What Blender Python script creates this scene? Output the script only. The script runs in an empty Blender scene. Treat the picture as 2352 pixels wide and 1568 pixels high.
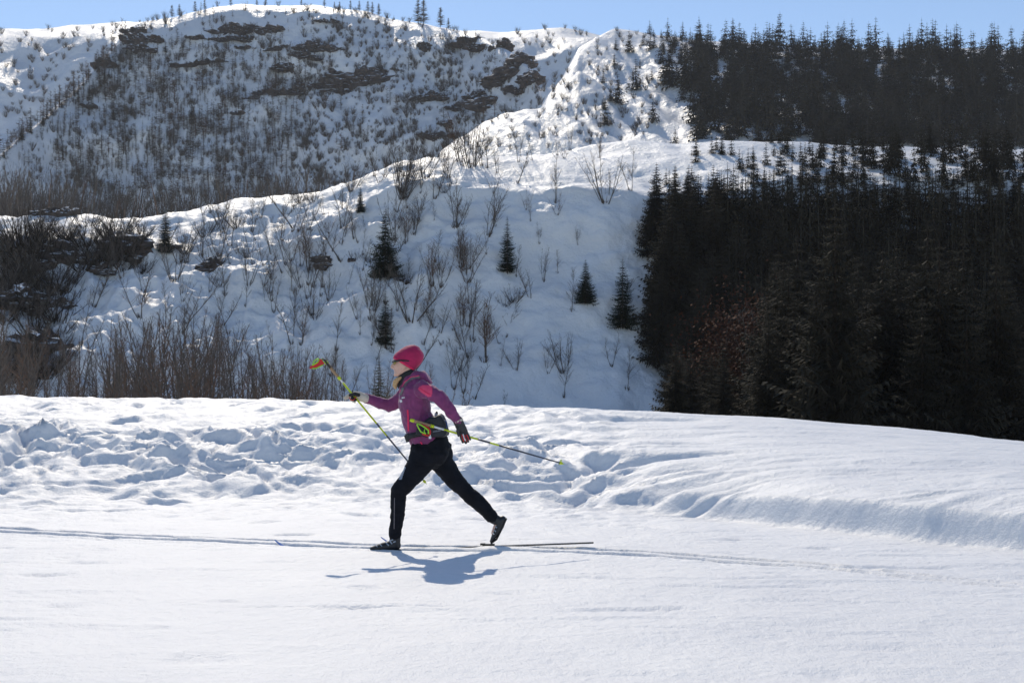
import bpy, bmesh, math, random
import numpy as np
from mathutils import Vector, Matrix, noise as mnoise
from mathutils.bvhtree import BVHTree

# ------------------------------------------------------------------ camera, sky, sun, exposure
scene = bpy.context.scene
col = scene.collection
FPX, CAMZ, VH = 1280.0, 1.36, 385.0          # focal length in pixels of a 1024 wide frame, eye height, horizon row
cam_d = bpy.data.cameras.new('camera'); cam = bpy.data.objects.new('camera', cam_d); col.objects.link(cam)
cam.location = (0, 0, CAMZ); cam.rotation_euler = (math.radians(90), 0, 0)
cam_d.sensor_width = 36; cam_d.lens = 36 * FPX / 1024; cam_d.shift_y = (VH - 341) / 1024
cam_d.clip_start = 0.1; cam_d.clip_end = 6000
cam_d.dof.use_dof = True; cam_d.dof.focus_distance = 11.5; cam_d.dof.aperture_fstop = 11
scene.camera = cam

SUN_FROM = Vector((-0.25, 1.09, 1.0)).normalized()
SUN_EL = math.asin(SUN_FROM.z); SUN_ROT = math.atan2(SUN_FROM.x, SUN_FROM.y)
world = bpy.data.worlds.new('World'); scene.world = world; world.use_nodes = True
wn = world.node_tree.nodes; wl = world.node_tree.links
bg = wn.get('Background') or wn.new('ShaderNodeBackground')
sky = wn.new('ShaderNodeTexSky'); sky.sky_type = 'NISHITA'; sky.sun_disc = False
sky.sun_elevation = SUN_EL; sky.sun_rotation = SUN_ROT
sky.altitude = 1500; sky.air_density = 1.0; sky.dust_density = 0.2; sky.ozone_density = 1.6
wl.new(sky.outputs[0], bg.inputs[0]); bg.inputs[1].default_value = 0.122
sun_d = bpy.data.lights.new('sun', 'SUN'); sun_d.energy = 2.75; sun_d.angle = math.radians(0.53); sun_d.color = (1.0, 0.895, 0.735)
sun = bpy.data.objects.new('sun', sun_d); col.objects.link(sun); sun.location = SUN_FROM * 60
sun.rotation_euler = (-SUN_FROM).to_track_quat('-Z', 'Y').to_euler()
scene.view_settings.view_transform = 'Standard'; scene.view_settings.look = 'None'
scene.view_settings.exposure = 0.2; scene.view_settings.gamma = 1.0
scene.render.engine = 'CYCLES'
scene.cycles.max_bounces = 6; scene.cycles.diffuse_bounces = 3; scene.cycles.transparent_max_bounces = 4

rng = np.random.default_rng(7); random.seed(7)

# ------------------------------------------------------------------ helpers
def perlin(x, y, seed=0):
    x = np.asarray(x, float); y = np.asarray(y, float)
    xi = np.floor(x).astype(np.int64); yi = np.floor(y).astype(np.int64)
    fx = x - xi; fy = y - yi
    def g(ix, iy, dx, dy):
        h = (ix * 374761393 + iy * 668265263 + seed * 974634557) & 0xffffffff
        h = ((h ^ (h >> 13)) * 1274126177) & 0xffffffff
        h = h ^ (h >> 16)
        a = (h & 0xffff) / 65536.0 * 2 * np.pi
        return np.cos(a) * dx + np.sin(a) * dy
    s = fx * fx * fx * (fx * (fx * 6 - 15) + 10); t = fy * fy * fy * (fy * (fy * 6 - 15) + 10)
    a = g(xi, yi, fx, fy); b = g(xi + 1, yi, fx - 1, fy); c = g(xi, yi + 1, fx, fy - 1); d = g(xi + 1, yi + 1, fx - 1, fy - 1)
    return ((a * (1 - s) + b * s) * (1 - t) + (c * (1 - s) + d * s) * t) * 1.5
def fbm(x, y, oct=4, seed=0, gain=.5):
    r = 0; a = 1.0
    for i in range(oct):
        r = r + a * perlin(x * 2 ** i + i * 17.3, y * 2 ** i - i * 9.1, seed + i); a *= gain
    return r
def ridged(x, y, oct=3, seed=0):
    r = 0; a = 1.0
    for i in range(oct):
        r = r + a * (1 - 2 * np.abs(perlin(x * 2 ** i + i * 7.7, y * 2 ** i + i * 3.3, seed + i))); a *= .5
    return r
def sstep(a, b, x):
    t = np.clip((x - a) / (b - a), 0, 1); return t * t * (3 - 2 * t)

def tag(o, label=None, cat=None, group=None, kind=None):
    if label: o['label'] = label
    if cat: o['category'] = cat
    if group: o['group'] = group
    if kind: o['kind'] = kind
    return o
def mesh_np(name, V, F, mats=(), smooth=False, idx=None):
    V = np.asarray(V, np.float32); F = np.asarray(F, np.int32)
    me = bpy.data.meshes.new(name); n = F.shape[1]
    me.vertices.add(len(V)); me.vertices.foreach_set('co', V.ravel())
    me.loops.add(F.size); me.loops.foreach_set('vertex_index', F.ravel())
    me.polygons.add(len(F)); me.polygons.foreach_set('loop_start', np.arange(0, F.size, n, dtype=np.int32))
    if idx is not None: me.polygons.foreach_set('material_index', np.asarray(idx, np.int32))
    me.polygons.foreach_set('use_smooth', np.full(len(F), smooth))
    for m in mats: me.materials.append(m)
    me.update(calc_edges=True); me.validate()
    return me
def link(name, me, parent=None, loc=None):
    o = bpy.data.objects.new(name, me); col.objects.link(o)
    if parent: o.parent = parent
    if loc is not None: o.location = loc
    return o
def empty(name, loc=(0, 0, 0), rz=0, sc=1):
    o = bpy.data.objects.new(name, None); col.objects.link(o); o.location = loc
    o.rotation_euler = (0, 0, rz); o.scale = (sc, sc, sc); o.empty_display_size = .3
    return o
class MB:                                     # mesh builder, mixed polygons
    def __init__(s): s.V = []; s.F = []; s.I = []
    def tube(s, pts, rad, n=4, mi=0, cap=True):
        pts = [Vector(p) for p in pts]; b0 = len(s.V); up = Vector((.31, .17, .93))
        for i, p in enumerate(pts):
            t = (pts[min(i + 1, len(pts) - 1)] - pts[max(i - 1, 0)]).normalized()
            a = t.cross(up)
            if a.length < .05: a = t.cross(Vector((1, 0, 0)))
            a.normalize(); b = t.cross(a)
            for k in range(n):
                w = 2 * math.pi * k / n
                s.V.append(p + (a * math.cos(w) + b * math.sin(w)) * rad[i])
        for i in range(len(pts) - 1):
            for k in range(n):
                k2 = (k + 1) % n
                s.F.append((b0 + i * n + k, b0 + i * n + k2, b0 + (i + 1) * n + k2, b0 + (i + 1) * n + k)); s.I.append(mi)
        if cap:
            s.F.append(tuple(b0 + k for k in reversed(range(n)))); s.I.append(mi)
            e = b0 + (len(pts) - 1) * n
            s.F.append(tuple(e + k for k in range(n))); s.I.append(mi)
    def poly(s, pts, mi=0):
        b = len(s.V); s.V += [Vector(p) for p in pts]; s.F.append(tuple(range(b, b + len(pts)))); s.I.append(mi)
    def box(s, c, h, mi=0, M=None):
        b = len(s.V); c = Vector(c)
        for dx in (-1, 1):
            for dy in (-1, 1):
                for dz in (-1, 1):
                    v = Vector((dx * h[0], dy * h[1], dz * h[2])); s.V.append(c + (M @ v if M else v))
        for f in ((0, 1, 3, 2), (4, 6, 7, 5), (0, 4, 5, 1), (2, 3, 7, 6), (0, 2, 6, 4), (1, 5, 7, 3)):
            s.F.append(tuple(b + i for i in f)); s.I.append(mi)
    def mesh(s, name, mats, smooth=False):
        me = bpy.data.meshes.new(name); me.from_pydata([tuple(v) for v in s.V], [], s.F)
        for m in mats: me.materials.append(m)
        me.polygons.foreach_set('material_index', s.I); me.polygons.foreach_set('use_smooth', [smooth] * len(s.F))
        me.update(); return me
    def tris(s):
        F = []
        for f in s.F:
            for i in range(1, len(f) - 1): F.append((f[0], f[i], f[i + 1]))
        return np.array([tuple(v) for v in s.V], np.float32), np.array(F, np.int32)

def px(u, v, y):                               # point seen at pixel (u, v) at distance y
    return Vector(((u - 512) / FPX * y, y, CAMZ - (v - VH) / FPX * y))
def pxdir(u, v): return Vector(((u - 512) / FPX, 1.0, -(v - VH) / FPX)).normalized()
CAM = Vector((0, 0, CAMZ))

# ------------------------------------------------------------------ materials
def newmat(name):
    m = bpy.data.materials.new(name); m.use_nodes = True
    nt = m.node_tree; p = nt.nodes['Principled BSDF']
    return m, nt, p
def N(nt, t, **kw):
    n = nt.nodes.new(t)
    for k, v in kw.items(): setattr(n, k, v)
    return n
def noise_node(nt, scale, detail=4, rough=.55, vec=None):
    n = N(nt, 'ShaderNodeTexNoise'); n.inputs['Scale'].default_value = scale; n.inputs['Detail'].default_value = detail
    n.inputs['Roughness'].default_value = rough
    if vec is not None: nt.links.new(vec, n.inputs['Vector'])
    return n
def ramp(nt, fac, stops):
    r = N(nt, 'ShaderNodeValToRGB'); e = r.color_ramp.elements
    e[0].position, e[0].color = stops[0][0], (*stops[0][1], 1); e[1].position, e[1].color = stops[-1][0], (*stops[-1][1], 1)
    for p, c in stops[1:-1]:
        x = e.new(p); x.color = (*c, 1)
    nt.links.new(fac, r.inputs[0]); return r
def bump(nt, p, h, dist, strength=1.0):
    b = N(nt, 'ShaderNodeBump'); b.inputs['Distance'].default_value = dist; b.inputs['Strength'].default_value = strength
    nt.links.new(h, b.inputs['Height']); nt.links.new(b.outputs[0], p.inputs['Normal']); return b
def simple(name, c, rough=.6, var=.25, scale=20, bmp=0, bscale=80, metal=0, sheen=0):
    m, nt, p = newmat(name)
    tc = N(nt, 'ShaderNodeTexCoord')
    n = noise_node(nt, scale, 4, .6, tc.outputs['Object'])
    lo = tuple(x * (1 - var) for x in c); hi = tuple(min(1, x * (1 + var)) for x in c)
    r = ramp(nt, n.outputs['Fac'], [(.3, lo), (.7, hi)]); nt.links.new(r.outputs[0], p.inputs['Base Color'])
    p.inputs['Roughness'].default_value = rough; p.inputs['Metallic'].default_value = metal
    if sheen: p.inputs['Sheen Weight'].default_value = sheen; p.inputs['Sheen Roughness'].default_value = .4
    if bmp:
        b = noise_node(nt, bscale, 5, .6, tc.outputs['Object']); bump(nt, p, b.outputs['Fac'], bmp)
    return m
def snow_mat(name, scales, dists, c0=(.83, .835, .85), c1=(.90, .90, .90), rough=.5, spec=.4):
    m, nt, p = newmat(name)
    tc = N(nt, 'ShaderNodeTexCoord')
    n = noise_node(nt, scales[0], 4, .5, tc.outputs['Object'])
    r = ramp(nt, n.outputs['Fac'], [(.3, c0), (.7, c1)]); nt.links.new(r.outputs[0], p.inputs['Base Color'])
    p.inputs['Roughness'].default_value = rough; p.inputs['Specular IOR Level'].default_value = spec
    b1 = noise_node(nt, scales[1], 5, .6, tc.outputs['Object']); b2 = noise_node(nt, scales[2], 3, .7, tc.outputs['Object'])
    bb = N(nt, 'ShaderNodeBump'); bb.inputs['Distance'].default_value = dists[0]; nt.links.new(b1.outputs['Fac'], bb.inputs['Height'])
    b = bump(nt, p, b2.outputs['Fac'], dists[1]); nt.links.new(bb.outputs[0], b.inputs['Normal'])
    return m
M = {}
M['snow'] = snow_mat('field_snow', (.9, 14, 90), (.016, .005))
M['hill_snow'] = snow_mat('hill_snow', (.15, 1.6, 7), (.22, .04))
M['far_snow'] = snow_mat('far_snow', (.03, .22, 1.1), (1.6, .3), c0=(.76, .78, .82))
M['bark'] = simple('grey_bark', (.11, .092, .078), .85, .5, 3, .004, 30)
M['bark_red'] = simple('reddish_twigs', (.17, .105, .07), .85, .4, 2)
M['bark_pale'] = simple('pale_birch_bark', (.34, .31, .27), .8, .5, 5)
M['twig'] = simple('grey_twigs', (.15, .125, .105), .85, .35, 2)
M['needle'] = simple('spruce_needles', (.020, .032, .018), .75, .5, 1.2)
M['needle_dark'] = simple('dark_spruce_needles', (.048, .043, .032), .8, .5, .25)
M['needle_yel'] = simple('yellow_green_needles', (.075, .078, .022), .75, .4, 2)
M['russet'] = simple('dry_russet_leaves', (.085, .036, .020), .8, .4, 1)
M['scrub'] = simple('dark_scrub', (.035, .028, .022), .9, .5, 2)
for k_ in ('needle', 'needle_dark', 'needle_yel', 'bark', 'bark_red', 'twig', 'scrub', 'russet'): M[k_].node_tree.nodes['Principled BSDF'].inputs['Specular IOR Level'].default_value = .08
def rock_mat():
    m, nt, p = newmat('snow_dusted_rock')
    tc = N(nt, 'ShaderNodeTexCoord'); mp = N(nt, 'ShaderNodeMapping'); mp.inputs['Scale'].default_value = (1, 1, 3.5)
    nt.links.new(tc.outputs['Object'], mp.inputs[0])
    n = noise_node(nt, .28, 6, .65, mp.outputs[0])
    r = ramp(nt, n.outputs['Fac'], [(.3, (.03, .026, .024)), (.5, (.07, .054, .046)), (.62, (.17, .125, .10)), (.75, (.05, .045, .042))])
    g = N(nt, 'ShaderNodeNewGeometry'); sx = N(nt, 'ShaderNodeSeparateXYZ'); nt.links.new(g.outputs['Normal'], sx.inputs[0])
    n2 = noise_node(nt, .8, 4, .6, tc.outputs['Object'])
    ad = N(nt, 'ShaderNodeMath', operation='ADD'); nt.links.new(sx.outputs[2], ad.inputs[0]); nt.links.new(n2.outputs['Fac'], ad.inputs[1])
    rr = ramp(nt, ad.outputs[0], [(0, (0, 0, 0)), (1, (1, 1, 1))]); rr.color_ramp.elements[0].position = .98; rr.color_ramp.elements[1].position = 1.0
    mr = N(nt, 'ShaderNodeMapRange'); mr.inputs[1].default_value = 1.22; mr.inputs[2].default_value = 1.34; nt.links.new(ad.outputs[0], mr.inputs[0])
    mx = N(nt, 'ShaderNodeMix', data_type='RGBA'); nt.links.new(mr.outputs[0], mx.inputs[0]); nt.links.new(r.outputs[0], mx.inputs[6]); mx.inputs[7].default_value = (.82, .84, .87, 1)
    nt.links.new(mx.outputs[2], p.inputs['Base Color']); p.inputs['Roughness'].default_value = .85
    bump(nt, p, n.outputs['Fac'], 1.2)
    return m
M['rock'] = rock_mat()

# ------------------------------------------------------------------ snow field (foreground, ski track, ploughed bank)
CREST_U = np.array([-400, 0, 305, 457, 566, 697, 784, 914, 1024, 1200, 1500]); CREST_V = np.array([397, 398, 400.6, 406, 408.5, 413.6, 418, 429, 443, 470, 540])
YC = 22.0
def track_y(x):                                # centre line of the ski track
    x = np.asarray(x, float)
    s = .5 * (x + 1.0 + np.sqrt((x + 1.0) ** 2 + .6))      # soft max(x+1, 0)
    t = s - (x + 1.0)                                         # soft max(-(x+1), 0)
    return 10.60 + .36 * t - .02 * s - .24 * np.clip(x + .1, 0, 30) ** 1.6
def berm_y(x):
    return np.interp(x, [-60, -10, -3, 0.1, 1.2, 2, 3.1, 3.9, 5, 9, 60], [15.6, 15.4, 15.0, 14.9, 14.2, 13.3, 12.0, 11.0, 9.6, 6.5, 5])
def ground(x, y, detail=True):
    x = np.asarray(x, float); y = np.asarray(y, float)
    u = 512 + FPX * x / YC
    zc = CAMZ - YC * (np.interp(u, CREST_U, CREST_V) - VH) / FPX
    left = 1 - sstep(0.2, 3.4, x - .12 * (y - 14))          # rough heap zone on the left, smooth drifts on the right
    yb = berm_y(x) + (.5 * perlin(x * .45, x * 0 + 3.3, 5) + .35 * perlin(x * 1.5, x * 0 + 8.1, 6)) * left + .12 * perlin(x * .5, x * 0 + 2.2, 9)
    s = y - yb
    step = .06 + .29 * (1 - left) + .08 * perlin(x * .4, x * 0 + 1.7, 8) * left
    rise = step * sstep(-.20, .20, s) * (.85 + .15 * sstep(.2, .8, s))
    span = np.maximum(YC - yb, 1)
    tt = np.clip(s / span, 0, 1)
    prof = tt * (1.5 - .5 * tt)
    z = rise + (zc - step) * prof
    beyond = np.clip(y - YC, 0, None)
    z = z - .02 * beyond ** 1.6
    if detail:
        stretch = .30 + .70 * left
        xs = x * stretch
        wx = xs + .5 * fbm(xs * .8, y * .8, 3, 31); wy = y + .5 * fbm(xs * .8 + 9, y * .8, 3, 32)
        amp = np.clip(1.15 + .8 * perlin(x * .33 + 2, y * .42, 35), .45, 1.7)
        heap = sstep(-.9, .7, s + .5 * perlin(x * .9, y * .9, 36)) * (1 - .92 * sstep(1.8, 4.6, s))
        b1 = fbm(wx * .75, wy * .95, 2, 41)
        b2 = ridged(wx * .95, wy * 1.25, 2, 46)
        b3 = fbm(wx * 1.9, wy * 2.5, 5, 51, .55)
        z = z + heap * left * amp * (.15 * b1 + .085 * b2 + .085 * b3)
        z = z + heap * (1 - left) * (.05 * b1 + .025 * b3)
        mid = sstep(1.5, 3.5, s) * (1 - sstep(21.2, 23, y))
        z = z + mid * (.035 + .035 * left * amp) * (fbm(xs * 1.1, y * 1.5, 4, 71) + .25 * b2 * left)
        pit = np.clip(perlin(xs * 2.2, y * 2.0, 81) - .42, 0, None)              # pits trodden into the slope
        z = z - mid * left * .38 * pit * np.clip(amp, 0, 1)
        low = sstep(-3.6, -.6, s) * (1 - sstep(-.45, .1, s)) * (.15 + .85 * left)                       # crumbs and holes below the heap
        z = z + low * (.25 + .75 * left) * (.028 * fbm(x * 2.0, y * 2.6, 4, 85) + .014 * np.clip(ridged(x * 3.2, y * 4.2, 2, 87), 0, 1))
        pit2 = np.clip(perlin(x * 1.8, y * 2.7, 83) - .42, 0, None) * low
        z = z - .22 * pit2 * (.2 + .8 * left)
        z = z + .010 * fbm(x * .7, y * 1.4, 3, 91) + .0042 * fbm(x * 4, y * 8, 4, 95, .6)
        # faint skate marks, crusts and dents on the groomed floor
        fl = 1 - sstep(-1.5, -.5, s)
        z = z + fl * (.026 * np.clip(perlin(x * .9 + .25 * y, y * 5, 97) - .3, 0, None) - .075 * np.clip(perlin(x * 1.6, y * 3.4, 99) - .5, 0, None) - .018 * np.clip(1 - np.abs(y - 7.9 - .12 * np.sin(x * .6) + .05 * x) / .05, 0, 1) * sstep(.0, .4, perlin(x * .5, 0 * x, 101)))
        for yo, sl, w_, dp in ((6.3, .16, .05, .014), (5.2, -.22, .06, .012), (9.0, .05, .045, .012), (4.4, .34, .05, .012), (7.2, -.08, .04, .010)):   # old skate marks
            dd = np.abs(y - yo - sl * x - .06 * np.sin(x * 1.3 + yo)); z = z - fl * dp * np.clip(1 - dd / w_, 0, 1) * sstep(-.15, .3, perlin(x * .45 + yo, 0 * x + yo, 103))
        # ski grooves
        ty = track_y(x)
        for off in (-.115, .115):
            d = np.abs(y - (ty + off))
            fade = 1 - .6 * sstep(.8, 3.5, x)
            z = z - .05 * fade * (1 - sstep(.032, .066, d)) + .012 * fade * np.exp(-((d - .09) / .03) ** 2)
    return z
xs = np.concatenate([-60 + 48 * np.linspace(0, 1, 26)[:-1] ** .6, np.arange(-12, -9.5, .12), np.arange(-9.5, 9.5, .04), np.arange(9.5, 12, .12), 12 + 48 * np.linspace(0, 1, 26)[1:] ** 1.6])
ys = np.concatenate([np.linspace(-25, 2.5, 22)[:-1], np.arange(2.5, 7.0, .06), np.arange(7.0, 10.0, .026), np.arange(10.0, 12.2, .019), np.arange(12.2, 19, .033), np.arange(19, 23.4, .055), np.linspace(23.4, 40, 24)])
X, Y = np.meshgrid(xs, ys)
Z = ground(X, Y)
def grid_faces(r, c):
    i = np.arange(r * c).reshape(r, c)
    return np.stack([i[:-1, :-1], i[:-1, 1:], i[1:, 1:], i[1:, :-1]], -1).reshape(-1, 4)
field = link('snow_field', mesh_np('snow_field', np.stack([X, Y, Z], -1).reshape(-1, 3), grid_faces(*X.shape), [M['snow']], True))
tag(field, 'sunlit white snow field with ski tracks and a heaped bank', kind='structure')
def gz(x, y): return float(ground(np.array([x]), np.array([y]))[0])

# ------------------------------------------------------------------ hills
V2P = 1024 / 2352.0
def floor_z(x): return np.interp(x, [-60, 15, 45], [-2, -2.5, -9])
xv = np.concatenate([np.linspace(-1700, -150, 20)[:-1], np.linspace(-150, 150, 60), np.linspace(150, 1700, 20)[1:]])
yv = np.concatenate([np.linspace(30, 230, 60), np.linspace(230, 1700, 25)[1:]])
XV, YV = np.meshgrid(xv, yv)
ZV = floor_z(XV) + .5 * fbm(XV * .05, YV * .05, 3, 120)
valley = link('valley_floor', mesh_np('valley_floor', np.stack([XV, YV, ZV], -1).reshape(-1, 3), grid_faces(*XV.shape), [M['hill_snow']], True))
tag(valley, 'snowy valley floor behind the bank', kind='structure')
def vz(x, y): return float(floor_z(x) + .5 * fbm(np.array([x * .05]), np.array([y * .05]), 3, 120)[0])

def hill(name, us, knots, nrow, disp, mat, label):
    """knots: rows from foot to back, each (d(u), z(u) or None, v(u) or None); columns fan out with u"""
    k = (us - 512) / FPX
    D = []; ZZ = []
    for d, z, v in knots:
        d = d(us); D.append(d); ZZ.append(z(us) if z is not None else CAMZ - (v(us) - VH) / FPX * d)
    D = np.array(D); ZZ = np.array(ZZ)
    T = np.cumsum([0] + list(nrow)); tt = np.linspace(0, 1, int(T[-1]) + 1) * T[-1]
    rows_d = []; rows_z = []
    for t in tt:
        i = min(int(np.searchsorted(T, t, side='right') - 1), len(nrow) - 1); f = (t - T[i]) / nrow[i]
        rows_d.append(D[i] * (1 - f) + D[i + 1] * f); rows_z.append(ZZ[i] * (1 - f) + ZZ[i + 1] * f)
    yy = np.array(rows_d); zz = np.array(rows_z)
    def blur(a, n):                             # round the profile
        for _ in range(n): a = np.concatenate([a[:1], (a[:-2] + 2 * a[1:-1] + a[2:]) / 4, a[-1:]])
        return a
    yy = blur(yy, 10); zz = blur(zz, 10)
    xx = k[None, :] * yy
    xx, yy, zz = disp(xx, yy, zz, us[None, :] + 0 * xx, tt[:, None] / T[-1] + 0 * xx)
    P = np.stack([xx, yy, zz], -1).reshape(-1, 3); F = grid_faces(*xx.shape)
    o = link(name, mesh_np(name, P, F, [mat], True)); tag(o, label, kind='structure')
    bvh = BVHTree.FromPolygons([tuple(p) for p in P], F.tolist())
    return o, bvh, P, F
def I(xp, fp): return lambda u: np.interp(u, xp, fp)
def Iv(pts): a = np.array(pts, float) * V2P; return I(a[:, 0], a[:, 1])

# near hill
nr_u = [-200, 0, 26, 65, 87, 109, 144, 174, 209, 244, 279, 313, 325, 355, 377, 399, 429, 459, 492, 530, 563, 628, 675, 720, 800, 1024, 1300]
nr_v = [212, 213, 215, 216, 218, 221, 222, 218, 209, 202.5, 196, 194, 192, 181.5, 172.6, 163.7, 157, 157, 155, 153, 147, 138, 139, 137, 141, 148, 150]
nf_u = [-200, 0, 200, 300, 400, 435, 522, 653, 800, 1024, 1300]; nf_v = [250, 252, 262, 250, 196, 178, 188, 190, 178, 180, 180]
def near_disp(x, y, z, u, t):
    face = sstep(0, .1, t) * (1 - sstep(.62, .75, t) * .6)
    lf = 1 - sstep(380, 560, u)
    n = 1.3 * fbm(x * .06, y * .07 + z * .05, 4, 200) + lf * .55 * ridged(x * .17 + .4 * z * .17, (z + y) * .11, 3, 210) + .25 * fbm(x * .4, (y + z) * .4, 3, 220)
    z = z + n * (face * (.55 + .6 * lf) + .12)
    y = y - .7 * n * face
    return x, y, z
near_hill, near_bvh, nP, nF = hill('near_hill', np.arange(-220, 1300, 2.2),
    [(I([-200, 300, 1300], [126, 131, 134]), I([-200, 600, 800, 1300], [-4, -5, -11, -11]), None),
     (I([-200, 0, 300, 420, 1300], [168, 166, 158, 155, 160]), None, I(nf_u, nf_v)),
     (I([-200, 0, 300, 430, 600, 1300], [186, 184, 170, 166, 186, 196]), None, I(nr_u, nr_v)),
     (I([-200, 1300], [215, 235]), None, I([-200, 0, 430, 1300], [232, 236, 190, 185])),
     (I([-200, 1300], [262, 290]), I([-200, 1300], [2, 8]), None)],
    (110, 36, 16, 10), near_disp, M['hill_snow'], 'snowy hillside with bare saplings beyond the ski field')

# far hill (main nose)
fr = [(-600, 470), (0, 352), (60, 300), (100, 268), (150, 225), (200, 175), (250, 120), (290, 66), (330, 50), (400, 40), (450, 25), (500, 12), (560, 7), (640, 9), (740, 13), (850, 28), (900, 42), (960, 51), (1040, 66), (1090, 76), (1130, 92), (1180, 120), (1215, 150), (1240, 205), (1262, 300), (1300, 420), (1400, 480)]
def far_disp(x, y, z, u, t):
    fade = sstep(0, .1, t) * (1 - .8 * sstep(.70, .82, t))
    n = 5 * fbm(x * .012, z * .014, 4, 300) + 2.6 * ridged(x * .03 + z * .01, z * .016, 3, 310) + 1.0 * fbm(x * .12, z * .12, 3, 320)
    ledge = 2.2 * np.sin(z * .16 + 3 * perlin(x * .01, z * .01, 330)) * sstep(.1, .3, perlin(x * .012 + 4, z * .02, 340))
    y = y - (n + ledge) * fade
    z = z + .25 * n * fade + .8 * fbm(x * .03, y * .03, 3, 350) * sstep(.7, .9, t)
    return x, y, z
far_hill, far_bvh, fP, fF = hill('far_hill', np.arange(-260, 608, 1.6),
    [(I([-260, 0, 150, 560, 610], [520, 540, 560, 540, 500]), I([-260, 610], [5, 20]), None),
     (I([-260, 0, 126, 250, 460, 545, 610], [575, 580, 690, 705, 690, 590, 520]), None, lambda u: Iv(fr)(u) + np.interp(u, [0, 110, 150, 460, 545], [1.5, 2, 4, 4, 4])),
     (I([-260, 0, 126, 250, 460, 545, 610], [583, 590, 712, 730, 712, 600, 528]), None, Iv(fr)),
     (I([-260, 610], [800, 800]), None, lambda u: Iv(fr)(u) + 22),
     (I([-260, 610], [880, 880]), I([-260, 610], [60, 60]), None)],
    (130, 12, 12, 8), far_disp, M['far_snow'], 'steep shaded snowy mountainside with rock bands and scattered larches')

# right-hand slope that climbs to the wooded skyline
rs_u = [440, 471, 486, 505, 541, 548, 557, 578, 596, 615, 637, 660, 720, 784, 870, 1024, 1300]
rs_v = [150, 131, 121, 113, 106, 93, 81, 47, 34, 26, 30, 33, 40, 45, 49, 54, 60]
def rs_disp(x, y, z, u, t):
    f = sstep(0, .1, t) * (1 - .75 * sstep(.72, .85, t))
    n = 5 * fbm(x * .018, y * .012, 4, 400) + 2.6 * ridged((x + .5 * y) * .035, (y - .5 * x) * .012, 3, 410) + 1.3 * fbm(x * .12, y * .08, 4, 420)
    return x, y, z + n * f
right_slope, rs_bvh, rP, rF = hill('right_slope', np.arange(440, 1300, 2.0),
    [(I([440, 545, 1300], [330, 300, 290]), I([440, 1300], [12, 12]), None),
     (I([440, 545, 620, 1300], [460, 500, 640, 560]), None, lambda u: I(rs_u, rs_v)(u) + np.interp(u, [440, 545, 600], [4, 8, 8])),
     (I([440, 545, 620, 1300], [475, 520, 670, 590]), None, I(rs_u, rs_v)),
     (I([440, 1300], [700, 760]), None, lambda u: I(rs_u, rs_v)(u) + 30)],
    (110, 12, 8), rs_disp, M['far_snow'], 'sunlit snow bowl climbing to a wooded skyline')

# back ridge
bk = [(-900, 60), (0, 62), (100, 60), (200, 55), (320, 47), (420, 46), (700, 60), (1000, 66), (1050, 66), (1160, 70), (1230, 66), (1290, 62), (1350, 70), (1420, 82), (1500, 90), (2000, 110), (3200, 120)]
def bk_disp(x, y, z, u, t):
    f = sstep(0, .1, t) * (1 - .8 * sstep(.7, .85, t))
    n = 12 * fbm(x * .006, y * .006, 4, 500) + 6 * ridged(x * .012, y * .01, 3, 510) + 1.5 * fbm(x * .05, y * .05, 3, 520)
    return x, y - .5 * n * f, z + n * f
back_ridge, bk_bvh, bP, bF = hill('back_ridge', np.arange(-380, 1400, 4.0),
    [(I([-380, 1400], [760, 800]), I([-380, 1400], [40, 60]), None),
     (I([-380, 300, 1400], [1040, 1080, 1080]), None, lambda u: Iv(bk)(u) + 14),
     (I([-380, 1400], [1150, 1200]), None, Iv(bk)),
     (I([-380, 1400], [1500, 1500]), None, lambda u: Iv(bk)(u) + 20)],
    (90, 14, 8), bk_disp, M['far_snow'], 'distant snow ridge under the blue sky')

def hit(u, v, bvh):
    r = bvh.ray_cast(CAM, pxdir(u, v)); return r[0]
def proj(p): return 512 + FPX * p[0] / p[1], VH + FPX * (CAMZ - p[2]) / p[1]

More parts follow.
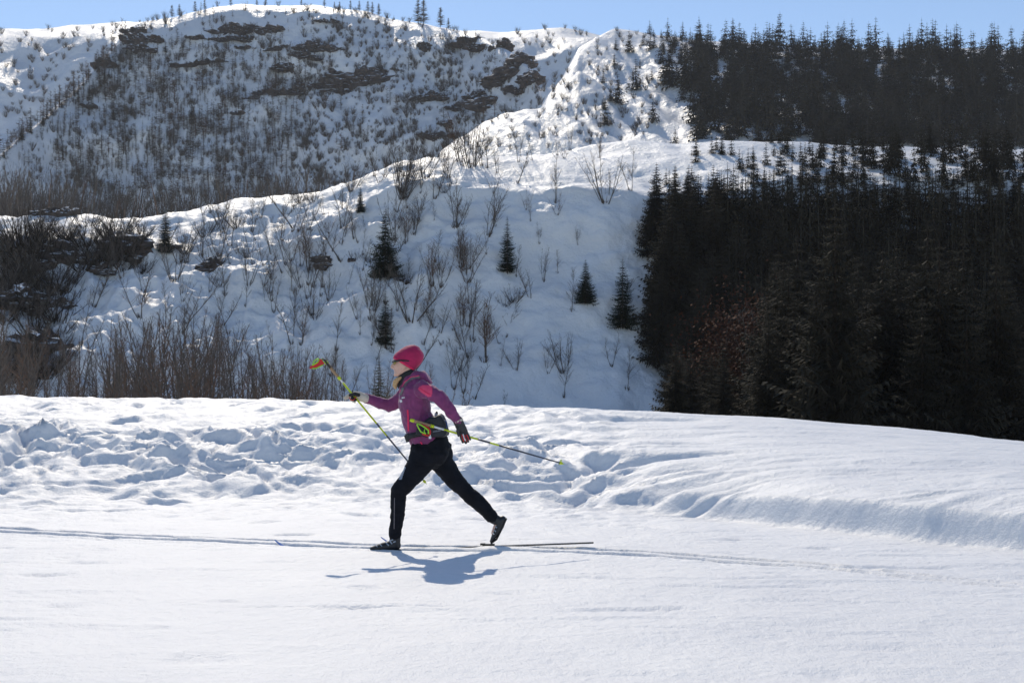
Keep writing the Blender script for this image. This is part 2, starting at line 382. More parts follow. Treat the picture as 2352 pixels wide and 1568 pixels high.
# ------------------------------------------------------------------ plants
def bare_tree(seed, h, stems, spread, nbr, r0, twigs=4, lean=0.0, base_clump=True, bl=1.0):
    R = random.Random(seed); tr = MB(); cr = MB()
    for s in range(stems):
        az = R.uniform(0, 6.28); sp = spread * R.uniform(.5, 1.2) if stems > 1 else spread * .3
        hh = h * R.uniform(.72, 1.0) if s else h
        p = Vector((math.cos(az) * .12 * stems ** .5, math.sin(az) * .12 * stems ** .5, -.4)); d = Vector((math.cos(az) * sp + lean, math.sin(az) * sp, 1)).normalized()
        pts = [p.copy()]; n = 7
        for i in range(n):
            d = (d + Vector((R.gauss(0, .07), R.gauss(0, .07), .05))).normalized(); p = p + d * (hh + .4) / n; pts.append(p.copy())
        rr = r0 * R.uniform(.7, 1.0)
        rad = [rr * (1 - .85 * (i / n)) + .008 for i in range(n + 1)]
        tr.tube(pts, rad, 5)
        for b in range(nbr):
            f = R.uniform(.22, .97); i = min(int(f * n), n - 1); q = pts[i].lerp(pts[i + 1], f * n - i)
            a2 = R.uniform(0, 6.28); up = R.uniform(.7, 1.7)
            dd = Vector((math.cos(a2), math.sin(a2), up)).normalized()
            L = hh * (.10 + .26 * (1 - f)) * R.uniform(.6, 1.25) * bl
            m1 = q + dd * L * .5 + Vector((0, 0, .02 * L)); dd2 = (dd + Vector((R.gauss(0, .2), R.gauss(0, .2), .25))).normalized(); e = m1 + dd2 * L * .5
            br = max(.008, rr * .42 * (1 - f) + .008) * min(h / 6, 1.15)
            cr.tube([q, m1, e], [br, br * .7, .005], 3, cap=False)
            for t in range(twigs):
                g = R.uniform(.25, .95); o = q.lerp(m1, g * 2) if g < .5 else m1.lerp(e, g * 2 - 1)
                td = (dd + Vector((R.gauss(0, .55), R.gauss(0, .55), R.uniform(0, .5)))).normalized()
                cr.tube([o, o + td * L * R.uniform(.2, .45)], [br * .5 + .002, .004], 3, cap=False)
    if base_clump:
        for i in range(14):                     # dry grass and melt ring at the foot
            a = R.uniform(0, 6.28); r = R.uniform(.02, .22)
            b = Vector((math.cos(a) * r, math.sin(a) * r, -.25)); tr.tube([b, b + Vector((math.cos(a) * .25, math.sin(a) * .25, R.uniform(.35, .75)))], [.045, .012], 3, cap=False)
    return tr, cr
def spruce(seed, h, R0, levels, nb, blades, sag=.25, fat=.2):
    R = random.Random(seed); tr = MB(); cr = MB()
    tr.tube([(0, 0, -.4), (0, 0, h * .5), (0, 0, h * .985)], [h * .016, h * .009, h * .001], 6)
    for l in range(levels):
        f = (l + R.uniform(-.3, .3)) / levels; f = min(max(f, 0), .985); z = h * (.04 + .95 * f)
        L0 = R0 * ((1 - f) ** .85) * R.uniform(.8, 1.15) + .05 * R0
        n = max(4, int(nb * (1 - .5 * f))); a0 = R.uniform(0, 6.28)
        for b in range(n):
            a = a0 + 6.283 * b / n + R.gauss(0, .2); L = L0 * R.choice((1, 1, .9, .7, 1.15, .55)) 
            ca, sa = math.cos(a), math.sin(a); s = sag * R.uniform(.6, 1.4)
            def P(t): return Vector((ca * L * t, sa * L * t, z + L * (.12 * t - s * math.sin(t * 2.4) * 1.0 + .05 * t * t)))
            side = Vector((-sa, ca, 0)); ax = Vector((ca, sa, 0)); hw = L * .035 * fat / .2
            p0, pm, p1 = P(0), P(.5), P(1.0)
            cr.poly([p0 - side * hw, p0 + side * hw, pm + side * hw, pm - side * hw]); cr.poly([pm - side * hw, pm + side * hw, p1])
            for k in range(blades):
                t0 = .10 + .86 * (k + R.random()) / blades; sg = 1 if k % 2 else -1; q = P(t0)
                ln = L * fat * 1.7 * (1.12 - t0) * R.uniform(.7, 1.3) + .02 * L; b = ax * (L * .034 * fat / .2)
                cr.poly([q - b, q + b, q + side * sg * ln + ax * ln * R.uniform(.4, .9) + Vector((0, 0, -ln * R.uniform(.1, .6)))])
                if k % 2 == 0: cr.poly([q - b, q + b, q + ax * ln * .3 + side * R.gauss(0, .15) * ln + Vector((0, 0, -ln * R.uniform(.5, 1.0)))])
    return tr, cr
def parts_mesh(tc, name, mt, mc):
    tr, cr = tc
    return tr.mesh(name + '_trunk', [mt]), cr.mesh(name + '_crown', [mc])
def place(name, meshes, loc, rz, sc, label, cat, group=None, sz=None):
    e = empty(name, loc, rz); e.scale = (sc, sc, sz or sc)
    if cat == 'tree': e.rotation_euler = (random.gauss(0, .09), random.gauss(0, .09), rz); e.scale = (sc * random.uniform(.75, 1.25), sc * random.uniform(.75, 1.25), sz or sc)
    link('trunk', meshes[0], e); link('crown', meshes[1], e)
    tag(e, label, cat, group); return e

BARE = [parts_mesh(bare_tree(11, 6, 1, .12, 30, .062, 5), 'sapling_a', M['bark'], M['twig']),
        parts_mesh(bare_tree(12, 6, 2, .22, 24, .058, 5), 'sapling_b', M['bark'], M['twig']),
        parts_mesh(bare_tree(13, 6, 4, .28, 16, .055, 4), 'clump_a', M['bark'], M['twig']),
        parts_mesh(bare_tree(14, 6, 7, .42, 13, .052, 4), 'clump_b', M['bark'], M['twig']),
        parts_mesh(bare_tree(15, 6, 1, .3, 26, .08, 5, .25), 'leaning', M['bark'], M['twig']),
        parts_mesh(bare_tree(16, 6, 3, .16, 22, .056, 4), 'clump_c', M['bark'], M['twig'])]
BARE2 = [parts_mesh(bare_tree(21, 6, 1, .12, 40, .06, 5), 'sapling_c', M['bark'], M['twig']), parts_mesh(bare_tree(22, 6, 2, .34, 20, .055, 6), 'sapling_d', M['bark'], M['twig']), parts_mesh(bare_tree(23, 6, 4, .5, 15, .05, 4), 'clump_d', M['bark'], M['bark_red']), parts_mesh(bare_tree(24, 6, 9, .6, 10, .048, 5), 'clump_e', M['bark'], M['twig']), parts_mesh(bare_tree(25, 6, 1, .3, 30, .07, 5, .55), 'bowed', M['bark'], M['twig']), parts_mesh(bare_tree(26, 6, 3, .1, 30, .05, 4), 'clump_f', M['bark'], M['bark_red'])]
BIRCH = parts_mesh(bare_tree(17, 6, 1, .1, 32, .07, 5), 'birch', M['bark_pale'], M['twig'])
SHRUB = [parts_mesh(bare_tree(30 + i, 3, 16, 1.1, 14, .045, 5), 'shrub', M['scrub'], M['twig']) for i in range(3)]
THICK = [parts_mesh(bare_tree(40 + i, 11, 1 + i % 2, .05, 40, .085, 3, 0, False, .55), 'stem', M['bark'], M['bark_red'] if i % 3 == 0 else M['twig']) for i in range(6)]
SPR = [parts_mesh(spruce(50 + i, 10, (2.6, 2.9, 2.1)[i], 36, 14, 14), 'spruce', M['bark'], M['needle']) for i in range(3)]
SPRY = parts_mesh(spruce(57, 10, 2.6, 24, 12, 14), 'young_spruce', M['bark'], M['needle_yel'])
SPRD = [parts_mesh(spruce(60 + i, 10, 2.5 + .25 * i, 32, 14, 14, .3, .24), 'forest_spruce', M['scrub'], M['needle_dark']) for i in range(3)]

# --- spruces on the near hill  (view px: base x, base y, top y)
SP = [(380, 580, 478, 0, 'dark spruce on the snowy rise beside scrub and boulders, left of the bare slope'),
      (885, 636, 488, 1, 'tallest dark spruce on the near hillside, standing above its own bare patch'),
      (1165, 625, 502, 2, 'slim grey-green spruce on open snow among leafless saplings'),
      (885, 792, 668, 2, 'narrow spruce low on the slope above the red-hatted skier'),
      (828, 486, 430, 0, 'small spruce near the lit crest of the near hill'),
      (1345, 695, 600, 1, 'small spruce on the open slope toward the dark forest'),
      (1430, 752, 600, 0, 'spruce standing alone at the edge of the dark forest')]
for x, y, t, k, lab in SP:
    p = hit(x * V2P, y * V2P, near_bvh)
    if p is None: continue
    h = (y - t) * 1.08 * V2P / FPX * p.y
    place('spruce_tree', SPR[k], p, random.uniform(0, 6), h / 10, lab, 'spruce')
yy0 = 118; p = Vector(((870 * V2P - 512) / FPX * yy0, yy0, vz((870 * V2P - 512) / FPX * yy0, yy0)))
place('spruce_tree', SPRY, p, .4, (CAMZ + (VH - 815 * V2P) / FPX * yy0 - p.z) / 10, 'yellow-green young spruce in the twig thicket behind the skier', 'spruce')

# --- bare trees on the near hill: (crop x, crop base y, crop top y, kind) read off two enlargements
C7 = [(565, 605, 330, 6), (400, 680, 480, 0), (730, 830, 530, 0), (1105, 920, 560, 1), (1210, 880, 640, 2), (1240, 912, 640, 1), (1590, 560, 130, 3), (1650, 402, 150, 2), (1712, 742, 460, 5), (1665, 740, 560, 0),
      (1950, 470, 270, 0), (2012, 790, 520, 1), (2060, 780, 560, 0), (1180, 520, 300, 2), (670, 1090, 700, 0), (730, 1300, 850, 6), (850, 1352, 900, 0), (545, 1312, 1000, 0), (560, 1370, 1150, 1), (380, 1240, 830, 3),
      (150, 1480, 1180, 4), (512, 1372, 1180, 4), (740, 1430, 1190, 1), (950, 1330, 1060, 0), (1010, 1362, 1080, 3), (1335, 1512, 1140, 1), (1165, 1242, 1060, 0), (1280, 1130, 880, 0), (1275, 1010, 760, 0), (1820, 1252, 900, 5),
      (1885, 1266, 960, 0), (1790, 1280, 1130, 4), (1640, 1190, 980, 0), (2060, 1126, 780, 5), (2120, 1110, 830, 1), (2020, 1030, 800, 0), (1545, 1450, 1250, 4), (1015, 840, 640, 2), (890, 742, 640, 1), (895, 1512, 1180, 3),
      (1515, 810, 600, 0), (1555, 802, 650, 1), (1800, 662, 560, 0), (1835, 740, 600, 0), (990, 1000, 780, 4), (1045, 982, 760, 0), (970, 700, 500, 1), (640, 900, 640, 5), (560, 1000, 700, 2), (290, 1000, 860, 2), (80, 1300, 1040, 1), (440, 900, 700, 1), (690, 700, 520, 0)]
C6 = [(905, 490, 200, 0), (930, 470, 200, 3), (965, 490, 250, 4), (1085, 390, 200, 0), (890, 205, 0, 1), (1135, 210, -90, 5), (1350, 95, -60, 2), (1440, 320, 180, 1), (1285, 542, 330, 0), (1470, 572, 330, 2), (780, 612, 350, 0), (720, 602, 330, 1),
      (305, 830, 520, 1), (485, 772, 560, 4), (655, 990, 640, 1), (735, 890, 690, 0), (780, 992, 640, 4), (865, 905, 650, 0), (990, 970, 560, 0), (960, 872, 560, 2), (1070, 1106, 650, 5), (1170, 992, 780, 4), (905, 1030, 850, 0), (930, 1320, 960, 5), (1005, 1362, 1090, 4), (1280, 1166, 950, 3),
      (1660, 772, 480, 0), (1205, 1410, 1300, 1), (1500, 1190, 1010, 2), (1380, 170, 20, 1), (1560, 130, -30, 2), (1180, 1140, 960, 0), (1560, 520, 360, 0), (1700, 330, 200, 2)]
C4 = [(905, 1085, 720, 5), (960, 1095, 760, 1), (1000, 1105, 760, 2), (1050, 1112, 830, 5), (1090, 1125, 860, 0), (1300, 1085, 820, 1), (1390, 1075, 880, 0), (830, 1190, 900, 1), (550, 1185, 850, 3), (520, 1285, 900, 3), (980, 1120, 800, 3), (1160, 1160, 930, 5), (1130, 1290, 1130, 2), (640, 1290, 1090, 2), (180, 1280, 1040, 3), (330, 1180, 960, 1), (370, 1220, 1010, 2), (1185, 1000, 900, 2), (1560, 1040, 900, 1), (1610, 1060, 940, 2), (120, 1400, 1240, 2)]
ALL = [(200 + .12755 * x, 125 + .12755 * b, .12755 * (b - t), k) for x, b, t, k in C7] + [(325 + .1488 * x, 195 + .1488 * b, .1488 * (b - t), k) for x, b, t, k in C6] + [(325 + .1488 * x, .1488 * b, .1488 * (b - t), k) for x, b, t, k in C4]
LB = ['leafless single-stemmed sapling rooted in the snow of the near hillside', 'forked leafless sapling with two stems on the near hillside', 'leafless clump of four thin stems on the near hillside',
      'spreading many-stemmed leafless alder clump with a dark base on the near hillside', 'leaning leafless sapling bowed sideways on the near hillside', 'upright clump of three bare stems on the near hillside', 'pale-barked slender birch on the near hillside']
nb = 0
for u, v, hp, k in ALL:
    p = hit(u, v, near_bvh)
    if p is None: continue
    h = max(hp, 14) / FPX * p.y
    place('bare_tree', BIRCH if k == 6 else (BARE, BARE2)[nb % 2][k], p, random.uniform(0, 6.28), h / 6 * random.uniform(.8, 1.0), LB[k], 'tree', 'leafless trees on the near hillside', sz=h / 6); nb += 1
R = random.Random(5); tries = 0
while nb < 270 and tries < 3000:
    tries += 1
    u = R.uniform(-15, 640); v = R.uniform(150, 398)
    if v < np.interp(u, nr_u, nr_v) + 3: continue
    dens = .95 if u < 330 else .6 if u < 480 else .22
    if u < 330 and v > 300: dens = .5
    if R.random() > dens: continue
    p = hit(u, v, near_bvh)
    if p is None: continue
    k = R.choice((0, 0, 1, 1, 2, 3, 5, 4)); h = R.uniform(3.2, 6.4)
    place('bare_tree', (BARE, BARE2)[nb % 2][k], p, R.uniform(0, 6.28), h / 6, LB[k], 'tree', 'leafless trees on the near hillside'); nb += 1
# --- low dark shrubs
SH = [(490, 612, 45), (505, 655, 30), (930, 648, 34), (545, 520, 40), (470, 540, 40), (690, 465, 34), (720, 462, 30), (1020, 440, 22), (925, 440, 26), (720, 720, 30), (570, 590, 28), (850, 600, 26), (815, 596, 24), (270, 600, 70), (230, 610, 70), (305, 585, 60), (190, 560, 55), (150, 545, 50), (250, 545, 50), (330, 620, 40), (60, 600, 80), (110, 660, 80), (150, 700, 60), (70, 720, 90), (100, 790, 90), (50, 850, 80), (110, 850, 70), (20, 660, 80), (200, 520, 50), (90, 540, 60), (40, 560, 60), (425, 580, 30), (1600 * .5 + 640, 660, 26), (1180, 690, 36), (1160, 700, 28)] + [(R.uniform(-10, 150), R.uniform(560, 880), R.uniform(50, 95)) for _ in range(46)] + [(R.uniform(150, 330), R.uniform(535, 625), R.uniform(36, 64)) for _ in range(22)]
for i, (x, y, s) in enumerate(SH):
    p = hit(x * V2P, y * V2P, near_bvh)
    if p is None: continue
    h = s * 1.15 * V2P / FPX * p.y
    place('dark_shrub', SHRUB[i % 3], p, R.uniform(0, 6), h / 3, 'dense dark low shrub crowding the rocky gully of the near hillside' if x < 340 else 'dense dark low shrub alone on open snow of the near hillside', 'shrub', 'dark shrubs on the near hillside')

# --- thicket of straight stems at the foot of the near hill
n = 0
while n < 215:
    q = R.random()
    vx = R.gauss(430, 120) if q < .35 else R.uniform(-30, 780) if q < .85 else R.uniform(600, 1080)
    if vx < -40 or vx > 1090: continue
    u = vx * V2P; y = R.uniform(80, 124); x = (u - 512) / FPX * y; z = vz(x, y)
    top = np.interp(vx, [-40, 0, 120, 250, 400, 500, 600, 760, 880, 1000, 1090], [700, 700, 770, 735, 700, 720, 760, 800, 790, 830, 860]) + R.uniform(-10, 70)
    h = CAMZ + (VH - top * V2P) / FPX * y - z
    k = n % 6
    place('thicket_sapling', THICK[k], (x, y, z), R.uniform(0, 6.28), h / 11, ('reddish-twigged' if k % 3 == 0 else 'grey-brown') + (' twin-stemmed' if k % 2 else ' single-stemmed') + ' leafless sapling in the thicket behind the snowbank' + (', ahead of the skier' if vx < 640 else ', behind the skier'), 'tree', 'thicket saplings behind the snowbank')
    n += 1

# --- merged far vegetation
def low_bare(seed, kind, dense=44, tw=.009):
    R = random.Random(seed); V = []; F = []
    def tri(a, b, c): i = len(V); V.extend([a, b, c]); F.append((i, i + 1, i + 2))
    def stick(a, b, w):
        a = Vector(a); b = Vector(b); d = (b - a).normalized()
        s = d.cross(Vector((R.gauss(0, .3), 1, R.gauss(0, .3)))); s = s.normalized() * w if s.length > 0 else Vector((w, 0, 0))
        tri(tuple(a - s), tuple(a + s), tuple(b))
        s2 = d.cross(s).normalized() * w; tri(tuple(a - s2), tuple(a + s2), tuple(b))
    if kind == 'larch':
        stick((0, 0, -.04), (0, 0, 1), .016)
        for i in range(dense):
            f = R.uniform(.08, .96); a = R.uniform(0, 6.28); L = .30 * (1 - f) ** .7 + .04
            stick((0, 0, f), (math.cos(a) * L, math.sin(a) * L, f + R.uniform(-.03, .09)), tw)
    else:
        for i in range(26):
            a = R.uniform(0, 6.28); r = R.uniform(.1, .62); 
            e = (math.cos(a) * r, math.sin(a) * r, R.uniform(.55, 1)); stick((math.cos(a) * .06, math.sin(a) * .06, -.05), e, .014)
            stick(tuple(.5 * c for c in e), (e[0] * .6 + R.gauss(0, .15), e[1] * .6 + R.gauss(0, .15), e[2] * R.uniform(.7, 1)), .011)
    return np.array(V, np.float32), np.array(F, np.int32)
def spruce_low(seed):
    tr, cr = spruce(seed, 1, .26, 13, 7, 3, .3, .5); a = tr.tris(); b = cr.tris()
    return np.concatenate([a[0], b[0]]), np.concatenate([a[1], b[1] + len(a[0])])
LARCH = [low_bare(70 + i, 'larch') for i in range(4)]; FSH = [low_bare(80 + i, 'shrub') for i in range(4)]; LSPR = [spruce_low(90 + i) for i in range(4)]
def merge(name, items, protos, mats, label, midx=None):
    Vs = []; Fs = []; o = 0
    for (p, h, a, k, w) in items:
        v, f = protos[k]; c, s = math.cos(a), math.sin(a)
        q = np.empty_like(v); q[:, 0] = (v[:, 0] * c - v[:, 1] * s) * h * w + p[0]; q[:, 1] = (v[:, 0] * s + v[:, 1] * c) * h * w + p[1]; q[:, 2] = v[:, 2] * h + p[2]
        Vs.append(q); Fs.append(f + o); o += len(v)
    ob = link(name, mesh_np(name, np.concatenate(Vs), np.concatenate(Fs), mats)); tag(ob, label, kind='stuff'); return ob
lar_me = [mesh_np('far_larch', v, f, [M['bark_red' if i % 2 else 'twig']]) for i, (v, f) in enumerate(LARCH)]
sky_me = [mesh_np('skyline_larch', *low_bare(170 + i, 'larch', 170, .010), [M['twig']]) for i in range(3)]
fsh_me = [mesh_np('far_shrub', v, f, [M['twig']]) for v, f in FSH]
lsp_me = [mesh_np('far_spruce', v, f, [M['needle_dark']]) for v, f in LSPR]
def single(name, me, p, a, h, label, cat, group):
    o = link(name, me, None, p); o.rotation_euler = (0, 0, a); o.scale = (h, h, h); tag(o, label, cat, group); return o

# far hill scatter
def far_density(u, v):
    d = .35
    if 55 < u < 330 and 40 < v < 215: d = .95
    if u > 330: d = .6
    if v < np.interp(u, [126, 200, 300, 460], [40, 22, 18, 40]): d *= .6
    return d
items_l = []; items_s = []; tries = 0
while len(items_l) + len(items_s) < 5200 and tries < 60000:
    tries += 1
    u = R.uniform(-10, 545); v = R.uniform(4, 216)
    if R.random() > far_density(u, v): continue
    cl = perlin(np.array([u * .03]), np.array([v * .04]), 600)[0]
    if R.random() < .5 and cl < -.05: continue
    p = hit(u, v, far_bvh)
    if p is None: continue
    larch = R.random() < (.75 if u < 300 else .18)
    if larch: items_l.append((p, (2.6 + 8.5 * R.random() ** 2) * (1.0 if v > 60 else .7), R.uniform(0, 6.28), R.randrange(4), 1))
    else: items_s.append((p, 1.6 + 4.4 * R.random() ** 2.2, R.uniform(0, 6.28), R.randrange(4), 1))
items_l.sort(key=lambda t: -t[1] / t[0].y); items_s.sort(key=lambda t: -t[1] / t[0].y)
for p, h, a, k, w in items_l[:150]: single('larch_tree', lar_me[k], p, a, h, 'tiny leafless larch standing on the steep shaded far mountainside', 'larch', 'larches on the far mountainside')
for p, h, a, k, w in items_s[:120]: single('mountain_shrub', fsh_me[k], p, a, h, 'small leafless shrub dotting the snow of the far mountainside', 'shrub', 'shrubs on the far mountainside')
merge('larch_wood', items_l[150:], LARCH, [M['twig']], 'far larch wood thinly covering the shaded mountainside')
merge('mountain_scrub', items_s[120:], FSH, [M['twig']], 'far leafless scrub speckling the mountainside snow')
for i in range(70):                             # trees along the left arete
    f = R.random(); vx = 290 - 300 * f; vy = np.interp(vx, [-20, 0, 60, 100, 150, 200, 250, 290], [366, 352, 300, 268, 225, 175, 120, 66]) + R.uniform(3, 22)
    p = hit(vx * V2P, vy * V2P, far_bvh)
    if p is None: continue
    k = R.randrange(4)
    if R.random() < .3: single('spruce_tree', lsp_me[k], p, R.uniform(0, 6), R.uniform(4, 9), 'dark spruce on the rim of the left edge of the far mountain', 'spruce', 'spruces on the mountain rim')
    else: single('larch_tree', lar_me[k], p, R.uniform(0, 6), R.uniform(6, 13), 'leafless larch on the rim of the left edge of the far mountain', 'larch', 'larches on the mountain rim')
bks = []
for i in range(900):
    u = R.uniform(-20, 660); v = R.uniform(22, 150); q = min((r[0] for r in (b.ray_cast(CAM, pxdir(u, v)) for b in (near_bvh, far_bvh, rs_bvh, bk_bvh)) if r[0] is not None), key=lambda w: w.y, default=None)
    if q is None or q.y < 300: continue
    bk_hit = bk_bvh.ray_cast(CAM, pxdir(u, v))[0]; rs_hit = rs_bvh.ray_cast(CAM, pxdir(u, v))[0]
    if (bk_hit is not None and (bk_hit - q).length < .1) or (rs_hit is not None and (rs_hit - q).length < .1 and u < 680): bks.append((q, R.uniform(2, 5.5) * q.y / 800 + .6, R.uniform(0, 6), R.randrange(4), 1))
merge('slope_scrub', bks, FSH, [M['twig']], 'leafless scrub dotting the sunlit bowl and the distant ridge')
# larger shrubs and skyline trees (view px: x, base y, top y, kind)
SK = [(960, 51, 8, 'l'), (973, 52, 6, 'l'), (1012, 60, 22, 'l'), (380, 42, 22, 's'), (412, 36, 14, 'l'), (448, 25, 4, 'l'), (470, 20, 2, 'l'), (530, 12, -4, 'l'), (692, 11, -2, 'l'), (745, 13, -3, 'l'), (768, 14, 2, 'l'), (805, 20, 2, 'l'), (825, 22, 4, 'l'), (845, 26, 6, 'l'), (870, 32, 10, 'l'), (890, 40, 22, 's'), (352, 48, 34, 's'), (340, 50, 38, 's'), (1050, 66, 54, 's'), (610, 8, -8, 'l'), (905, 44, 34, 'p'), (330, 75, 45, 's'), (640, 10, -6, 's'), (855, 28, 8, 'l'), (780, 16, 2, 'l'), (590, 8, -6, 'l'), (500, 14, -2, 's'), (925, 46, 34, 's'), (362, 46, 28, 's'), (395, 40, 16, 'l'), (1030, 64, 44, 'l')]
for x, b, t, k in SK:
    p = next((q for q in (hit(x * V2P, (b + dv) * V2P, far_bvh) for dv in (-1, 0, 1, 2, 3.5, 5, 7, 9, 12)) if q is not None), None)
    if p is None: continue
    h = (b - t) * 1.15 * V2P / FPX * p.y
    if k == 'l': single('larch_tree', sky_me[R.randrange(3)], p, R.uniform(0, 6), h * 1.1, 'leafless larch silhouetted on the mountain skyline', 'larch', 'larches on the skyline')
    elif k == 's': single('mountain_shrub', fsh_me[R.randrange(4)], p, R.uniform(0, 6), h, 'rounded leafless shrub on the mountain skyline', 'shrub', 'shrubs on the skyline')
    else: single('spruce_tree', lsp_me[0], p, 0, h, 'tiny dark spruce below the two tall skyline larches', 'spruce', None)
DS = [(262, 275, 40), (440, 270, 38), (555, 92, 22), (380, 120, 28), (420, 110, 22), (500, 130, 22), (300, 160, 26), (585, 270, 0), (440, 282, 40), (170, 200, 22), (345, 62, 16), (560, 210, 24), (1130, 100, 14), (205, 230, 30), (250, 180, 26), (230, 200, 30), (275, 140, 26), (215, 215, 30), (180, 235, 26), (265, 155, 26), (290, 125, 22), (240, 190, 30)]
for x, b, s in DS:
    p = hit(x * V2P, b * V2P, far_bvh)
    if p is None or s == 0: continue
    single('spruce_tree', lsp_me[R.randrange(4)], p, R.uniform(0, 6), s * 1.1 * V2P / FPX * p.y, 'small dark spruce among leafless larches on the far mountainside', 'spruce', 'spruces on the far mountainside')
# trees filling the hollow behind the near hill
band = []
for i in range(330):
    vx = R.uniform(-60, 800); u = vx * V2P; y = R.uniform(265, 330); x = (u - 512) / FPX * y; z = 3 + R.uniform(-1, 1)
    top = np.interp(vx, [-60, 0, 200, 320, 420, 560, 650, 700, 800], [380, 380, 400, 430, 410, 400, 375, 380, 390]) + R.uniform(-6, 70)
    band.append((Vector((x, y, z)), CAMZ + (VH - top * V2P) / FPX * y - z, R.uniform(0, 6), R.randrange(4), 1))
BAND = []
for i in range(4):
    tr, cr = bare_tree(400 + i, 16, 3, .13, 15, .13, 2, 0, False)
    a = tr.tris(); b = cr.tris(); BAND.append((np.concatenate([a[0], b[0]]) / 16, np.concatenate([a[1], b[1] + len(a[0])])))
band_me = [mesh_np('hollow_tree', v, f, [M['bark_red' if i == 1 else 'twig']]) for i, (v, f) in enumerate(BAND)]
for p, h, a, k, w in band[:150]: single('hollow_tree', band_me[k], p, a, h, 'tall leafless tree in the wooded hollow behind the near hill crest', 'tree', 'trees in the hollow behind the near hill')
merge('hollow_wood', band[150:], BAND, [M['twig']], 'leafless wood filling the hollow behind the near hill')

# ------------------------------------------------------------------ dark spruce forest on the right
fr_items = []
tries = 0
while len(fr_items) < 620 and tries < 8000:
    tries += 1
    u = R.uniform(600, 1180); v = R.uniform(178, 440)
    if R.random() > float(sstep(632, 715, u)): continue
    p = hit(u, v, near_bvh)
    if p is None: continue
    h = min(R.uniform(9, 15), max(2.2, (v - 168) / FPX * p.y * R.uniform(.85, 1.1)))
    fr_items.append((p, h, R.uniform(0, 6.28), R.randrange(3), 1))
for i in range(230):                            # floor of the valley, nearer
    u = R.uniform(675, 1200); y = R.uniform(66, 128); x = (u - 512) / FPX * y; z = vz(x, y)
    h = R.uniform(9, 15)
    h *= .45 + .55 * float(sstep(690, 800, u))
    fr_items.append((Vector((x, y, z)), h, R.uniform(0, 6.28), R.randrange(3), 1))
fr_items.sort(key=lambda t: -t[1] / t[0].y * (2.5 if proj(t[0])[0] < 725 else 1))
for p, h, a, k, w in fr_items[:240]:
    sz_ = 'tall' if h > 11.5 else 'middling' if h > 7 else 'small'; wh_ = 'rising just behind the snow crest' if p.y < 100 else 'on the valley floor below the forested slope' if p.y < 129 else 'on the shaded slope below the snow shelf'
    place('forest_spruce', SPRD[k], p, a, h / 10, sz_ + ' dark spruce of the dense forest ' + wh_, 'spruce', 'spruces of the dark forest')
merge('spruce_forest', [(p, h, a, R.randrange(4), 1.05) for p, h, a, k, w in fr_items[240:]], LSPR, [M['needle_dark']], 'dense dark spruce forest on the shaded slope')
up_items = []
tries = 0
while len(up_items) < 1500 and tries < 20000:
    tries += 1
    u = R.uniform(600, 1180); v = R.uniform(24, 148)
    lim = 655 + np.interp(v, [24, 45, 90, 138], [-30, 0, 20, 40])
    if R.random() > .04 + .96 * float(sstep(lim - 30, lim + 60, u)): continue
    if 150 > v > 126 and u < 800 and R.random() < .6: continue
    p = hit(u, v, rs_bvh)
    if p is None: continue
    up_items.append((p, (6 + 12 * R.random() ** 1.6) * (.75 if v < 45 else 1) * float(1 + .35 * perlin(np.array([u * .035]), np.array([v * .05]), 720)[0]), R.uniform(0, 6.28), R.randrange(4), 1.2))
merge('upper_spruce_forest', up_items, LSPR, [M['needle_dark']], 'dark spruce forest covering the upper slope to the skyline')
sh_items = []
for i in range(260):
    u = 690 + 490 * R.random() ** .75; v = R.uniform(140, 188)
    p = hit(u, v, near_bvh)
    if p is not None: sh_items.append((p, R.uniform(2.2, 3.2) + 3.6 * float(sstep(740, 950, u)) * R.random(), R.uniform(0, 6.28), R.randrange(4), 1.1))
for p, h, a, k, w in sh_items: single('spruce_tree', lsp_me[k], p, a, h, ('stunted' if h < 3.4 else 'bushy') + ' little spruce on the sunlit snow shelf between the two dark forests', 'spruce', 'spruces on the snow shelf')
for i in range(7):                              # dry brown-leaved trees in the forest
    u = R.uniform(705, 785); y = R.uniform(92, 104); x = (u - 512) / FPX * y; z = vz(x, y)
    tr, cr = bare_tree(500 + i, 7, 2, .2, 16, .07, 2, 0, False)
    lf = MB(); Q = random.Random(i)
    for b in range(1500):
        c = Vector((Q.gauss(0, 1.15), Q.gauss(0, 1.15), 4.3 + Q.gauss(0, 1.3))); d = Vector((Q.gauss(0, 1), Q.gauss(0, 1), Q.gauss(0, 1))).normalized() * .10; e = d.orthogonal().normalized() * .07
        lf.poly([c - d, c + e, c + d, c - e])
    top = R.uniform(290, 315); h = (CAMZ + (VH - top) / FPX * y - z)
    t = empty('brown_leaved_tree', (x, y, z), 0, h / 7)
    link('trunk', tr.mesh('trunk', [M['bark']]), t); c = link('crown', cr.mesh('crown', [M['twig']]), t); link('foliage', lf.mesh('foliage', [M['russet']]), t)
    tag(t, 'tree holding dry rust-brown leaves at the edge of the dark forest', 'tree', 'brown-leaved trees by the forest')

